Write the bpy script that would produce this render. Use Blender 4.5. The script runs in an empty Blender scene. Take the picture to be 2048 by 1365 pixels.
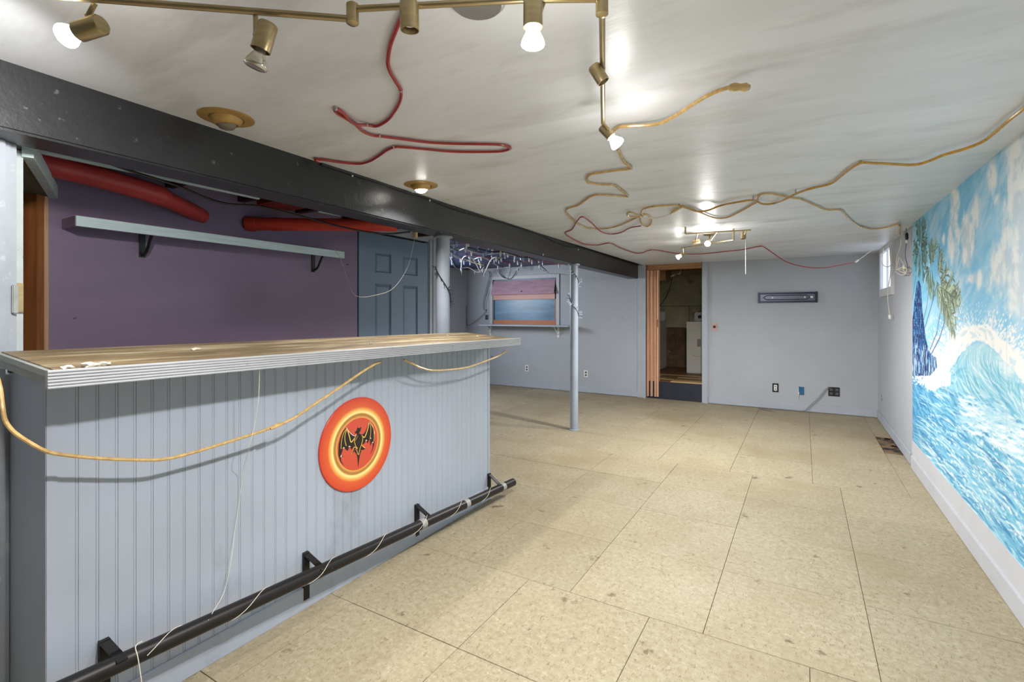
import bpy, bmesh, math, random
import numpy as np
from mathutils import Vector, Matrix
random.seed(7); rng = np.random.default_rng(7)
S = bpy.context.scene
C = S.collection
# ------------------------------------------------------------------ camera
F, CX, HY, EYE = 985.0, 1024.0, 629.0, 1.30          # focal length in pixels of a 2048 wide frame, level camera
YAW = math.atan(583 / 985)
RT = Vector((math.cos(YAW), math.sin(YAW), 0)); FW = Vector((-math.sin(YAW), math.cos(YAW), 0)); UP = Vector((0, 0, 1))
cam = bpy.data.objects.new('camera', bpy.data.cameras.new('camera')); C.objects.link(cam)
cam.location = (0, 0, EYE); cam.rotation_euler = (math.pi / 2, 0, YAW)
cam.data.sensor_width = 36; cam.data.lens = 36 * F / 2048; cam.data.shift_y = -(682.5 - HY) / 2048; cam.data.clip_start = .02
S.camera = cam
# ------------------------------------------------------------------ world, large lights, exposure
w = bpy.data.worlds.new('world'); S.world = w; w.use_nodes = True
w.node_tree.nodes['Background'].inputs[0].default_value = (0, 0, 0, 1); w.node_tree.nodes['Background'].inputs[1].default_value = 0   # closed basement: no sky reaches it
S.view_settings.view_transform = 'Standard'; S.view_settings.look = 'None'; S.view_settings.gamma = 1
S.view_settings.use_curve_mapping = False; S.view_settings.exposure = 0.74
def light(name, kind, loc, power, col=(1, 1, 1), size=.05, rot=(0, 0, 0), parent=None, spot=150, blend=.6, sy=None):
    l = bpy.data.lights.new(name, kind); l.energy = power; l.color = col
    if kind == 'AREA':
        l.shape = 'RECTANGLE'; l.size = size; l.size_y = sy or size
    else: l.shadow_soft_size = size
    if kind == 'SPOT': l.spot_size = math.radians(spot); l.spot_blend = blend
    o = bpy.data.objects.new(name, l); C.objects.link(o); o.location = loc; o.rotation_euler = rot
    if parent: o.parent = parent; o.matrix_parent_inverse = parent.matrix_world.inverted()
    return o
BULB = 68; NOOK = 36; NOOKX = -5.50

# cool daylight reaching the nook from its far left side (it lights the left edge of the floor post and throws the post's
# soft shadow to the right); the source stands behind the purple wall, out of the picture
light('window_nook_left_offscreen', 'AREA', (NOOKX, 5.6, 1.72), NOOK, (.86, .92, 1), .55, (0, math.radians(-90), 0), sy=.8)
# ------------------------------------------------------------------ pixel -> point on a real surface
def ray(px, py): return RT * ((px - CX) / F) + FW + UP * ((HY - py) / F)
E = Vector((0, 0, EYE))
def onX(px, py, x): d = ray(px, py); return E + d * (x / d.x)
def onY(px, py, y): d = ray(px, py); return E + d * (y / d.y)
def onZ(px, py, z): d = ray(px, py); return E + d * ((z - EYE) / d.z)
def onP(px, py, p0, n): d = ray(px, py); return E + d * ((Vector(p0) - E).dot(Vector(n)) / d.dot(Vector(n)))

# ------------------------------------------------------------------ materials
def lin(c):
    c = np.asarray(c, float) / 255
    return np.where(c <= .04045, c / 12.92, ((c + .055) / 1.055) ** 2.4)
def L4(c): v = lin(c); return (v[0], v[1], v[2], 1)
MATS = {}
def mat(name, col, rough=.6, metal=0, var=.0, scale=6, stretch=(1, 1, 1), bump=0, bscale=None, dirt=None, dscale=3, damt=.5, dwidth=.08, emit=0, trans=0, spec=None, objrand=0):
    if name in MATS: return MATS[name]
    m = bpy.data.materials.new(name); m.use_nodes = True; MATS[name] = m
    nt = m.node_tree; N = nt.nodes; Lk = nt.links
    b = N['Principled BSDF']; b.inputs['Roughness'].default_value = rough; b.inputs['Metallic'].default_value = metal
    if spec is not None: b.inputs['Specular IOR Level'].default_value = spec
    if trans: b.inputs['Transmission Weight'].default_value = trans
    geo = N.new('ShaderNodeNewGeometry'); mp = N.new('ShaderNodeMapping'); mp.inputs['Scale'].default_value = stretch
    Lk.new(geo.outputs['Position'], mp.inputs['Vector'])
    def noise(sc, det=4, rough_=.6):
        n = N.new('ShaderNodeTexNoise'); n.inputs['Scale'].default_value = sc; n.inputs['Detail'].default_value = det
        n.inputs['Roughness'].default_value = rough_
        Lk.new(mp.outputs[0], n.inputs['Vector']); return n.outputs['Fac']
    base = L4(col); out = None
    if var:
        r = N.new('ShaderNodeValToRGB'); c = np.array(base[:3])
        r.color_ramp.elements[0].position = .3; r.color_ramp.elements[1].position = .7
        r.color_ramp.elements[0].color = (*(c * (1 - var)), 1); r.color_ramp.elements[1].color = (*np.minimum(c * (1 + var), 1), 1)
        Lk.new(noise(scale), r.inputs[0]); out = r.outputs[0]
    if dirt:
        r = N.new('ShaderNodeValToRGB'); r.color_ramp.elements[0].position = damt; r.color_ramp.elements[1].position = damt + dwidth
        r.color_ramp.elements[0].color = (0, 0, 0, 1); r.color_ramp.elements[1].color = (1, 1, 1, 1)
        Lk.new(noise(dscale, 6, .65), r.inputs[0])
        mx = N.new('ShaderNodeMix'); mx.data_type = 'RGBA'; Lk.new(r.outputs[0], mx.inputs['Factor'])
        if out: Lk.new(out, mx.inputs['A'])
        else: mx.inputs['A'].default_value = base
        mx.inputs['B'].default_value = L4(dirt); out = mx.outputs['Result']
    if objrand:
        oi = N.new('ShaderNodeObjectInfo'); mr = N.new('ShaderNodeMapRange')
        mr.inputs['To Min'].default_value = 1 - objrand; mr.inputs['To Max'].default_value = 1 + objrand
        Lk.new(oi.outputs['Random'], mr.inputs[0])
        vm = N.new('ShaderNodeVectorMath'); vm.operation = 'SCALE'; Lk.new(mr.outputs[0], vm.inputs['Scale'])
        if out: Lk.new(out, vm.inputs[0])
        else: vm.inputs[0].default_value = base[:3]
        out = vm.outputs[0]
    if out: Lk.new(out, b.inputs['Base Color'])
    else: b.inputs['Base Color'].default_value = base
    if emit:
        b.inputs['Emission Color'].default_value = base; b.inputs['Emission Strength'].default_value = emit
    if bump:
        bp = N.new('ShaderNodeBump'); bp.inputs['Strength'].default_value = bump; bp.inputs['Distance'].default_value = .01
        Lk.new(noise(bscale or scale * 2, 5), bp.inputs['Height']); Lk.new(bp.outputs[0], b.inputs['Normal'])
    return m
# ------------------------------------------------------------------ mesh helpers
def bm_box(bm, x0, x1, y0, y1, z0, z1):
    v = [bm.verts.new((x, y, z)) for x in (x0, x1) for y in (y0, y1) for z in (z0, z1)]
    for f in ((0, 1, 3, 2), (4, 6, 7, 5), (0, 4, 5, 1), (2, 3, 7, 6), (0, 2, 6, 4), (1, 5, 7, 3)):
        bm.faces.new([v[i] for i in f])
    return v
def catmull(pts, n=6, closed=False):
    P = [Vector(p) for p in pts]
    if len(P) < 3: return P
    out = []
    for i in range(len(P) - 1):
        p0 = P[max(i - 1, 0)]; p1 = P[i]; p2 = P[i + 1]; p3 = P[min(i + 2, len(P) - 1)]
        for k in range(n):
            t = k / n
            out.append(.5 * ((2 * p1) + (p2 - p0) * t + (2 * p0 - 5 * p1 + 4 * p2 - p3) * t * t + (3 * p1 - p0 - 3 * p2 + p3) * t ** 3))
    out.append(P[-1]); return out
def bm_tube(bm, pts, r, sides=8, caps=True):
    pts = [Vector(p) for p in pts]
    q = [pts[0]]
    for p in pts[1:]:
        if (p - q[-1]).length > 1e-5: q.append(p)
    pts = q; n = len(pts)
    if n < 2: return
    t = [(pts[min(i + 1, n - 1)] - pts[max(i - 1, 0)]).normalized() for i in range(n)]
    a = Vector((0, 0, 1)) if abs(t[0].z) < .9 else Vector((1, 0, 0))
    u = t[0].cross(a).normalized(); rings = []
    for i in range(n):
        u = (u - t[i] * u.dot(t[i]))
        u = u.normalized() if u.length > 1e-6 else t[i].orthogonal().normalized()
        v = t[i].cross(u); rr = r[i] if hasattr(r, '__len__') else r
        rings.append([bm.verts.new(pts[i] + (u * math.cos(k * 2 * math.pi / sides) + v * math.sin(k * 2 * math.pi / sides)) * rr) for k in range(sides)])
    for i in range(n - 1):
        for k in range(sides):
            bm.faces.new((rings[i][k], rings[i][(k + 1) % sides], rings[i + 1][(k + 1) % sides], rings[i + 1][k]))
    if caps: bm.faces.new(rings[0][::-1]); bm.faces.new(rings[-1])
def bm_lathe(bm, prof, M=None, sides=24):
    """prof: (radius, height) along local Z"""
    rings = []
    for r, h in prof:
        rings.append([bm.verts.new((M or Matrix()) @ Vector((max(r, 1e-5) * math.cos(k * 2 * math.pi / sides), max(r, 1e-5) * math.sin(k * 2 * math.pi / sides), h))) for k in range(sides)])
    for i in range(len(prof) - 1):
        for k in range(sides):
            bm.faces.new((rings[i][k], rings[i][(k + 1) % sides], rings[i + 1][(k + 1) % sides], rings[i + 1][k]))
    bm.faces.new(rings[0][::-1]); bm.faces.new(rings[-1])
def bm_prism(bm, poly, M, depth):
    """poly in local XY extruded along local Z by depth"""
    a = [bm.verts.new(M @ Vector((x, y, 0))) for x, y in poly]; b = [bm.verts.new(M @ Vector((x, y, depth))) for x, y in poly]
    bm.faces.new(a[::-1]); bm.faces.new(b); n = len(poly)
    for i in range(n): bm.faces.new((a[i], a[(i + 1) % n], b[(i + 1) % n], b[i]))
def basis(o, x, y):
    x = Vector(x).normalized(); y = Vector(y).normalized(); z = x.cross(y); o = Vector(o)
    return Matrix(((x.x, y.x, z.x, o.x), (x.y, y.y, z.y, o.y), (x.z, y.z, z.z, o.z), (0, 0, 0, 1)))
def zalign(o, d):
    d = Vector(d).normalized(); x = d.orthogonal().normalized(); return basis(o, x, d.cross(x))
def obj(name, bm, m, parent=None, smooth=False, bevel=0, **tags):
    me = bpy.data.meshes.new(name)
    if bevel: bmesh.ops.bevel(bm, geom=list(bm.edges), offset=bevel, segments=2, affect='EDGES', clamp_overlap=True)
    bmesh.ops.recalc_face_normals(bm, faces=list(bm.faces)); bm.to_mesh(me); bm.free()
    if smooth:
        me.polygons.foreach_set('use_smooth', [True] * len(me.polygons))
        try: me.set_sharp_from_angle(angle=math.radians(40))
        except Exception: pass
    if m: me.materials.append(m)
    o = bpy.data.objects.new(name, me); C.objects.link(o)
    if parent: o.parent = parent; o.matrix_parent_inverse = Matrix.Translation(-Vector(parent.location)) if parent.rotation_euler.z == 0 else parent.matrix_basis.inverted()
    for k, v in tags.items(): o[k] = v
    return o
def thing(name, label, cat, loc=(0, 0, 0), group=None, kind=None):
    o = bpy.data.objects.new(name, None); C.objects.link(o); o.location = loc; o.empty_display_size = .05
    o['label'] = label
    o['category'] = cat
    if group: o['group'] = group
    if kind: o['kind'] = kind
    return o
def box(name, m, x0, x1, y0, y1, z0, z1, parent=None, bevel=0, **t):
    bm = bmesh.new(); bm_box(bm, min(x0, x1), max(x0, x1), min(y0, y1), max(y0, y1), min(z0, z1), max(z0, z1)); return obj(name, bm, m, parent, bevel=bevel, **t)
def tube(name, m, pts, r, parent=None, sides=8, n=6, **t):
    bm = bmesh.new(); bm_tube(bm, catmull(pts, n), r, sides); return obj(name, bm, m, parent, smooth=True, **t)
def lathe(name, m, prof, M, parent=None, sides=24, **t):
    bm = bmesh.new(); bm_lathe(bm, prof, M, sides); return obj(name, bm, m, parent, smooth=True, **t)
def prism(name, m, poly, M, depth, parent=None, bevel=0, **t):
    bm = bmesh.new(); bm_prism(bm, poly, M, depth); return obj(name, bm, m, parent, bevel=bevel, **t)
def struct(o, label, cat): o['kind'] = 'structure'; o['label'] = label; o['category'] = cat; return o
def tag(o, label, cat, group=None):
    o['label'] = label; o['category'] = cat
    if group: o['group'] = group
    return o
# ------------------------------------------------------------------ palette
CEIL, CEIL2 = 2.065, 2.15
WR, WB, WP, NL = .806, 7.65, -3.0, -5.53       # right wall x, back wall y, purple wall x, nook left wall x
M_ceil = mat('ceiling_paint', (226, 229, 234), .36, var=.07, scale=1.6, stretch=(.8, 2.6, 1), bump=.14, bscale=7, dirt=(208, 210, 212), dscale=2.4, damt=.50, dwidth=.2)
M_wall = mat('grey_wall_paint', (174, 178, 185), .62, var=.04, scale=2, bump=.06, bscale=60, dirt=(124, 126, 132), dscale=11, damt=.69, dwidth=.02)
M_trim = mat('grey_trim_paint', (174, 180, 189), .5, var=.05, scale=5)
M_purple = mat('purple_paint', (138, 119, 144), .5, var=.10, scale=1.5, stretch=(1, 1, 3), bump=.08, bscale=40, dirt=(66, 52, 72), dscale=9, damt=.68, dwidth=.03)
M_beam = mat('black_beam_paint', (40, 40, 42), .36, var=.2, scale=3, bump=.2, bscale=22, dirt=(92, 92, 92), dscale=22, damt=.655, dwidth=.04)
M_bar = mat('bar_paint', (166, 174, 187), .5, var=.05, scale=2.5, stretch=(1, 1, .6), dirt=(128, 133, 142), dscale=2.2, damt=.62, dwidth=.2)
M_lip = mat('lip_paint', (168, 170, 173), .45, var=.05, scale=8, dirt=(140, 140, 138), dscale=20, damt=.62, dwidth=.1)
M_counterside = mat('counter_side_paint', (150, 154, 150), .6, var=.1, scale=8)
M_door = mat('door_paint', (124, 142, 164), .45, var=.05, scale=3)
M_shelf = mat('pale_blue_board', (208, 226, 227), .55, var=.12, scale=6, stretch=(6, .6, 20))
M_red = mat('red_pipe_paint', (202, 72, 70), .45, var=.18, scale=5, bump=.2, bscale=18)
M_redjoist = mat('maroon_joist', (70, 26, 24), .7, var=.25, scale=6)
M_blackmetal = mat('black_metal', (34, 31, 30), .4, .4, var=.2, scale=20, dirt=(110, 90, 78), dscale=38, damt=.68, dwidth=.05)
M_black = mat('black_plastic', (24, 24, 26), .4)
M_brass = mat('brushed_brass', (178, 160, 122), .33, .85, var=.12, scale=12, stretch=(1, 1, 6))
M_brassgold = mat('gold_trim', (190, 154, 92), .45, .4, var=.12, scale=20)
M_white = mat('white_plastic', (232, 232, 230), .4)
M_cord = mat('cream_cord', (222, 214, 196), .5)
M_amber = mat('amber_rope', (202, 166, 104), .22, var=.25, scale=45, spec=.8)
M_amber2 = mat('yellow_rope', (188, 140, 44), .22, var=.2, scale=45, spec=.8)
M_redrope = mat('red_rope', (160, 42, 34), .28, var=.2, scale=45, spec=.7)
M_clip = mat('clear_clip', (172, 172, 170), .2)
M_lit = mat('lit_bulb', (255, 250, 240), .4, emit=22)
M_glass = mat('lamp_glass', (214, 208, 190), .12, .75, var=.2, scale=60)
M_wood = mat('brown_wood', (150, 92, 48), .45, var=.28, scale=5, stretch=(6, 6, .5), bump=.05)
M_woodlight = mat('orange_wood', (226, 182, 150), .42, var=.14, scale=5, stretch=(6, 6, .5))
M_stud = mat('lumber', (166, 122, 82), .7, var=.2, scale=5, stretch=(.6, 6, 6))
M_tile = None

# ================================================================== STRUCTURE
# ---- floor: dark bed + separate tiles
M_bed = mat('floor_bed', (74, 62, 48), .9, var=.3, scale=12)
floor = box('floor', M_bed, NL - .1, WR + .1, -2.7, WB + .05, -.08, -.0045); struct(floor, 'tan tiled basement floor', 'floor')
def tile_material():
    m = bpy.data.materials.new('vinyl_tile'); m.use_nodes = True; nt = m.node_tree; N = nt.nodes; K = nt.links
    b = N['Principled BSDF']; b.inputs['Specular IOR Level'].default_value = .3
    g = N.new('ShaderNodeNewGeometry')
    def nz(sc, st=(1, 1, 1), det=5, rot=0, dist=0):
        mp = N.new('ShaderNodeMapping'); mp.inputs['Scale'].default_value = st; mp.inputs['Rotation'].default_value = (0, 0, rot)
        K.new(g.outputs['Position'], mp.inputs[0]); n = N.new('ShaderNodeTexNoise'); n.inputs['Scale'].default_value = sc
        n.inputs['Detail'].default_value = det; n.inputs['Roughness'].default_value = .62; n.inputs['Distortion'].default_value = dist; K.new(mp.outputs[0], n.inputs['Vector']); return n.outputs['Fac']
    def ramp(src, p0, p1, c0, c1):
        r = N.new('ShaderNodeValToRGB'); r.color_ramp.elements[0].position = p0; r.color_ramp.elements[1].position = p1
        r.color_ramp.elements[0].color = c0; r.color_ramp.elements[1].color = c1; K.new(src, r.inputs[0]); return r.outputs[0]
    def mix(f, a, bb):
        x = N.new('ShaderNodeMix'); x.data_type = 'RGBA'; K.new(f, x.inputs['Factor'])
        K.new(a, x.inputs['A']); 
        if isinstance(bb, tuple): x.inputs['B'].default_value = bb
        else: K.new(bb, x.inputs['B'])
        return x.outputs['Result']
    W0, W1 = (0, 0, 0, 1), (1, 1, 1, 1)
    base = ramp(nz(1.1), .32, .68, L4((149, 137, 111)), L4((168, 157, 132)))
    mott = ramp(nz(38, det=3), .35, .7, L4((132, 119, 92)), L4((174, 164, 141)))
    c = mix(ramp(nz(30), .4, .6, (.25, .25, .25, 1), (.55, .55, .55, 1)), base, mott)
    c = mix(ramp(nz(105, (1, .4, 1), 3, .6, 1.2), .58, .66, W0, (.7, .7, .7, 1)), c, L4((112, 95, 66)))      # dark chips
    c = mix(ramp(nz(95, (.4, 1, 1), 3, .3, 1.2), .58, .66, W0, (.28, .28, .28, 1)), c, L4((206, 196, 174)))       # light chips
    c = mix(ramp(nz(7, det=8), .635, .69, W0, (.8, .8, .8, 1)), c, L4((88, 74, 54)))                            # grime spots
    c = mix(ramp(nz(.9, det=6), .48, .66, W0, (.6, .6, .6, 1)), c, L4((138, 122, 92)))                      # worn patches
    oi = N.new('ShaderNodeObjectInfo'); mr = N.new('ShaderNodeMapRange'); mr.inputs['To Min'].default_value = .955; mr.inputs['To Max'].default_value = 1.045
    K.new(oi.outputs['Random'], mr.inputs[0]); v = N.new('ShaderNodeVectorMath'); v.operation = 'SCALE'; K.new(c, v.inputs[0]); K.new(mr.outputs[0], v.inputs['Scale'])
    K.new(v.outputs[0], b.inputs['Base Color'])
    bp = N.new('ShaderNodeBump'); bp.inputs['Strength'].default_value = .08; bp.inputs['Distance'].default_value = .004; K.new(nz(26), bp.inputs['Height']); K.new(bp.outputs[0], b.inputs['Normal'])
    K.new(ramp(nz(3), .3, .7, (.52, .52, .52, 1), (.72, .72, .72, 1)), b.inputs['Roughness'])
    return m
M_tile = tile_material()
rowsY = [-2.65]
ys = 2.695 - .5765 * 9
while ys < WB + .03:
    if ys > -2.6: rowsY.append(ys)
    ys += .5765
rowsY[-1] = WB + .03 if WB + .03 - rowsY[-1] < .1 else rowsY[-1]
if rowsY[-1] < WB: rowsY.append(WB + .03)
tile_cache = {}
def tile(x0, x1, y0, y1):
    w_, h_ = round(x1 - x0 - .0025, 3), round(y1 - y0 - .0025, 3)
    if w_ < .02 or h_ < .02: return
    key = (w_, h_)
    if key not in tile_cache:
        bm = bmesh.new(); bm_box(bm, -w_ / 2, w_ / 2, -h_ / 2, h_ / 2, -.005, 0)
        bmesh.ops.bevel(bm, geom=[e for e in bm.edges if all(v.co.z > -.001 for v in e.verts)], offset=.0012, segments=1, affect='EDGES')
        me = bpy.data.meshes.new('floor_tile'); bm.to_mesh(me); bm.free(); me.materials.append(M_tile); tile_cache[key] = me
    o = bpy.data.objects.new('floor_tile', tile_cache[key]); C.objects.link(o); o.parent = floor
    o.location = ((x0 + x1) / 2, (y0 + y1) / 2, random.uniform(-.0006, .0006))
for i in range(len(rowsY) - 1):
    y0, y1 = rowsY[i], rowsY[i + 1]; ym = (y0 + y1) / 2
    off = .2366 if 2.1 < ym < 4.42 else (.062 if ym > 4.42 else .02)
    xs = [off + .589 * k for k in range(-12, 4)]
    xs = [NL - .05] + [x for x in xs if NL - .02 < x < WR - .02] + [WR + .02]
    if ym > 4.42: xs = xs[:-2] + [.655, WR + .02] if abs(xs[-2] - .651) < .03 else xs
    for k in range(len(xs) - 1):
        if xs[k] < -3.05 and y1 < 3.4: continue
        if xs[k] > .6 and 5.7 < ym < 6.6:                # broken tiles by the wall
            if ym < 6.1: tile(xs[k], xs[k + 1], y0, 5.74)
            else: tile(xs[k], xs[k + 1], 6.48, y1)
            continue
        tile(xs[k], xs[k + 1], y0, y1)
# exposed subfloor and broken flakes at the missing tile
M_stain = mat('stained_subfloor', (120, 96, 70), .9, var=.5, scale=14, dirt=(30, 24, 20), dscale=7, damt=.48, dwidth=.12)
sub = box('exposed_subfloor', M_stain, .66, WR, 5.745, 6.475, -.006, -.0035, floor)
for k in range(9):
    bm = bmesh.new(); a = random.uniform(0, 6); cx, cy = random.uniform(.69, .78), 5.8 + .62 * random.random()
    bm_prism(bm, [((.02 + .035 * random.random()) * math.cos(a + j * 1.2), (.02 + .035 * random.random()) * math.sin(a + j * 1.2)) for j in range(5)], Matrix.Translation((cx, cy, -.0036)), .003)
    obj('tile_fragment', bm, M_stain, floor)

# ---- ceiling
ceil = box('ceiling', M_black, -2.3, WR + .1, -2.7, WB + .1, CEIL + .014, CEIL + .1); struct(ceil, 'grey-white painted drywall ceiling over the main room', 'ceiling')
yy = [-2.7, -.45, 2.0, 4.44, 6.88, WB + .1]; 
for i in range(5):
    for x0, x1 in ((-2.15, -.62), (-.62, WR + .05)):
        if i % 2: x0, x1 = (x0, x1 + .25) if x0 < -1 else (x0 + .25, x1)
        box('ceiling_panel', M_ceil, x0 + .0001, x1 - .0001, yy[i] + .0001, yy[i + 1] - .0001, CEIL, CEIL + .016, ceil)
M_cbar = mat('dark_red_subfloor', (52, 22, 22), .8, var=.3, scale=5)
cb = box('ceiling_bar', M_cbar, WP - .1, -2.1, -2.7, 3.7, CEIL + .05, CEIL + .12); struct(cb, 'dark red open joist ceiling behind the bar', 'ceiling')
for k in range(9):
    y = .55 + .4 * k
    if y < 3.6: box('joist', M_redjoist, WP - .05, -2.2, y, y + .04, CEIL - .07, CEIL + .06, cb)
M_cblue = mat('dark_blue_ceiling', (44, 52, 92), .5, var=.5, scale=3, dirt=(90, 60, 100), dscale=5, damt=.6, dwidth=.15)
cn = box('ceiling_nook', M_cblue, NL - .1, -2.15, 3.58, WB + .1, CEIL2, CEIL2 + .08); struct(cn, 'dark blue glossy ceiling of the side nook', 'ceiling')
# ---- beam (slightly out of parallel)
bx0, bx1 = -2.055, -2.225
bm = bmesh.new()
vs = []
for y, xr in ((-2.7, bx0 + .05), (7.63, bx1)):
    vs.append([bm.verts.new((xr, y, 1.858)), bm.verts.new((xr - .16, y, 1.858)), bm.verts.new((xr - .16, y, 2.2)), bm.verts.new((xr, y, 2.2))])
for k in range(4): bm.faces.new((vs[0][k], vs[0][(k + 1) % 4], vs[1][(k + 1) % 4], vs[1][k]))
bm.faces.new(vs[0][::-1]); bm.faces.new(vs[1])
bmesh.ops.bevel(bm, geom=[e for e in bm.edges if abs(e.verts[0].co.z - 1.858) < .01 and abs(e.verts[1].co.z - 1.858) < .01 and abs(e.verts[0].co.y - e.verts[1].co.y) > 1], offset=.008, segments=2, affect='EDGES')
beam = obj('ceiling_beam', bm, M_beam); struct(beam, 'long black painted ceiling beam above the bar', 'beam')
BN = Vector((10.33, .22, 0)).cross(Vector((0, 0, 1)))
def beam_x(y): return bx0 + .05 + (bx1 - bx0 - .05) * (y + 2.7) / 10.33
BEAMP, BEAMN = (beam_x(0), 0, 0), Vector((1, -(bx1 - bx0 - .05) / 10.33, 0)).normalized()
# ---- walls
wr = box('wall_right', M_wall, WR, WR + .12, -2.7, 6.41, 0, CEIL + .05); struct(wr, 'light grey wall carrying the ocean mural', 'wall')
box('wall_section', M_wall, WR, WR + .12, 7.33, WB + .1, 0, CEIL + .05, wr); box('wall_section', M_wall, WR, WR + .12, 6.41, 7.33, 0, 1.535, wr)
wb = box('wall_back', M_wall, -1.27, WR + .12, WB, WB + .12, 0, CEIL + .05); struct(wb, 'grey end wall with bracket and outlets', 'wall')
HX0, HX1 = onY(986, 600, WB).x, onY(1113, 600, WB).x
HZ0, HZ1 = onY(1050, 649, WB).z, onY(1050, 558, WB).z
wn = box('wall_nook', M_wall, NL - .1, HX0, WB, WB + .12, 0, CEIL2 + .02); struct(wn, 'grey end wall of the nook with hatch opening', 'wall')
box('wall_section', M_wall, HX1, -2.1, WB, WB + .12, 0, CEIL2 + .02, wn); box('wall_section', M_wall, HX0, HX1, WB, WB + .12, 0, HZ0, wn)
box('wall_section', M_wall, HX0, HX1, WB, WB + .12, HZ1, CEIL2 + .02, wn)
wnl = box('wall_nook_left', M_wall, NL - .12, NL, 3.5, WB + .1, 0, CEIL2 + .02); struct(wnl, 'grey side wall of the nook', 'wall')
wnr = box('wall_nook_return', M_wall, NL - .1, WP - .02, 3.55, 3.65, 0, CEIL2 + .1); struct(wnr, 'grey return wall between bar and nook', 'wall')
wl = box('wall_left', M_purple, WP - .12, WP, .868, 2.695, 0, CEIL + .08); struct(wl, 'purple painted wall behind the bar', 'wall')
box('wall_section', M_trim, WP - .12, WP, 2.695, 3.65, 1.975, CEIL + .08, wl); box('wall_section', M_trim, WP - .12, WP, 3.545, 3.65, 0, 1.98, wl)
wln = box('wall_left_near', M_wall, -2.36, -2.24, -2.7, .515, 0, 1.90); struct(wln, 'grey stub wall ending beside the bar', 'wall')
wrear = box('wall_rear', M_wall, -3.2, WR + .1, -2.7, -2.6, 0, CEIL + .1); struct(wrear, 'grey rear wall of the room', 'wall')
# ---- baseboards
def base(name, x0, x1, y0, y1, h=.105, lab='grey painted baseboard'):
    o = box(name, M_trim, x0, x1, y0, y1, .005, h, bevel=.004); struct(o, lab, 'baseboard')
base('baseboard_back', -1.19, WR, WB - .016, WB, lab='grey baseboard under the wall bracket')
base('baseboard_nook', NL, -2.23, WB - .016, WB, lab='grey baseboard under the hatch shelf')
base('baseboard_right_far', WR - .016, WR, 5.40, WB, .1, lab='grey baseboard under the small window')
# ---- casing boards around laundry doorway
def trim(n, x0, x1, y0, y1, z0, z1, lab, m=M_trim): o = box('trim_%d' % n, m, x0, x1, y0, y1, z0, z1, bevel=.003); struct(o, lab, 'trim'); return o
t1 = trim(1, -2.235, -2.105, WB - .022, WB + .0, 0, CEIL + .0, 'grey door casing at the beam end'); box('casing_bead', M_trim, -2.15, -2.105, WB - .03, WB - .02, 0, CEIL, t1)
t2 = trim(2, -1.275, -1.195, WB - .022, WB, 0, CEIL, 'grey door casing beside the light switch'); box('casing_bead', M_trim, -1.24, -1.21, WB - .03, WB - .02, 0, CEIL, t2)
t3 = trim(3, -2.12, -2.09, WB - .0, WB + .12, 0, CEIL, 'brown jamb behind the folding door', M_wood); t4 = trim(4, -1.285, -1.262, WB, WB + .12, 0, CEIL, 'grey jamb on the switch side of the doorway')
t5 = trim(5, -2.09, -1.285, WB + .02, WB + .12, 1.985, CEIL, 'wooden header over the laundry doorway', M_stud)
# ---- laundry room beyond
LZ = .275
lf = box('floor_laundry', M_bed, -3.4, -.4, WB + .06, 9.95, LZ - .04, LZ - .012); struct(lf, 'plywood floor of the laundry room', 'floor')
planks = [mat('ply_a', (176, 136, 84), .5, var=.15, scale=6, stretch=(.5, 5, 1)), mat('ply_b', (206, 172, 120), .5, var=.12, scale=6, stretch=(.5, 5, 1)), mat('ply_c', (118, 84, 52), .55, var=.2, scale=6, stretch=(.5, 5, 1))]
y = WB + .06; r_ = 0
while y < 9.9:
    x = -3.4 + .3 * (r_ % 2)
    while x < -.4:
        ln = random.choice((.6, .75, .9)); box('floor_plank', planks[(r_ * 2 + int(x * 3)) % 3 if r_ < 6 else 2], x, min(x + ln, -.4) - .003, y, y + .147, LZ - .013, LZ, lf); x += ln
    y += .15; r_ += 1
step = box('step_riser', mat('dark_blue_riser', (38, 42, 54), .5, var=.2, scale=8), -2.09, -1.285, WB + .03, WB + .07, 0, LZ - .012); struct(step, 'dark navy step riser under the laundry doorway', 'step')
M_blk = mat('pale_block', (186, 180, 150), .85, var=.15, scale=4, bump=.3, bscale=14, dirt=(138, 118, 92), dscale=3, damt=.58, dwidth=.12)
M_blk2 = mat('brown_stone', (120, 96, 72), .9, var=.35, scale=7, bump=.6, bscale=12, dirt=(196, 176, 146), dscale=5, damt=.6, dwidth=.1)
lw = box('wall_laundry', mat('mortar', (128, 112, 92), .95, var=.2), -3.5, -.3, 9.93, 10.05, 0, 2.4); struct(lw, 'pale painted block wall of the laundry room', 'wall')
zr = [LZ - .1, .60, 1.04, 1.46, 2.38]
for i in range(4):
    x = -3.5 + (.25 if i % 2 else 0)
    while x < -.3:
        ln = .80 if i > 1 else .55; box('wall_block', M_blk if i > 1 else M_blk2, x + .006, min(x + ln - .006, -.3), 9.90 + random.uniform(-.012, .006), 9.95, zr[i] + .006, zr[i + 1] - .006, lw, bevel=.006); x += ln
for nm, x0, x1, lab in (('wall_laundry_left', -3.5, -3.4, 'pale left side wall of the laundry'), ('wall_laundry_right', -.4, -.3, 'pale right side wall of the laundry')):
    struct(box(nm, M_blk, x0, x1, WB + .12, 9.95, 0, 2.4), lab, 'wall')
cl = box('ceiling_laundry', M_stud, -3.5, -.3, WB + .12, 10, 2.32, 2.4); struct(cl, 'open timber joist ceiling of the laundry room', 'ceiling')
for k in range(5): box('joist', M_stud, -3.4, -.4, WB + .3 + .42 * k, WB + .345 + .42 * k, 2.12, 2.33, cl)
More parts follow.
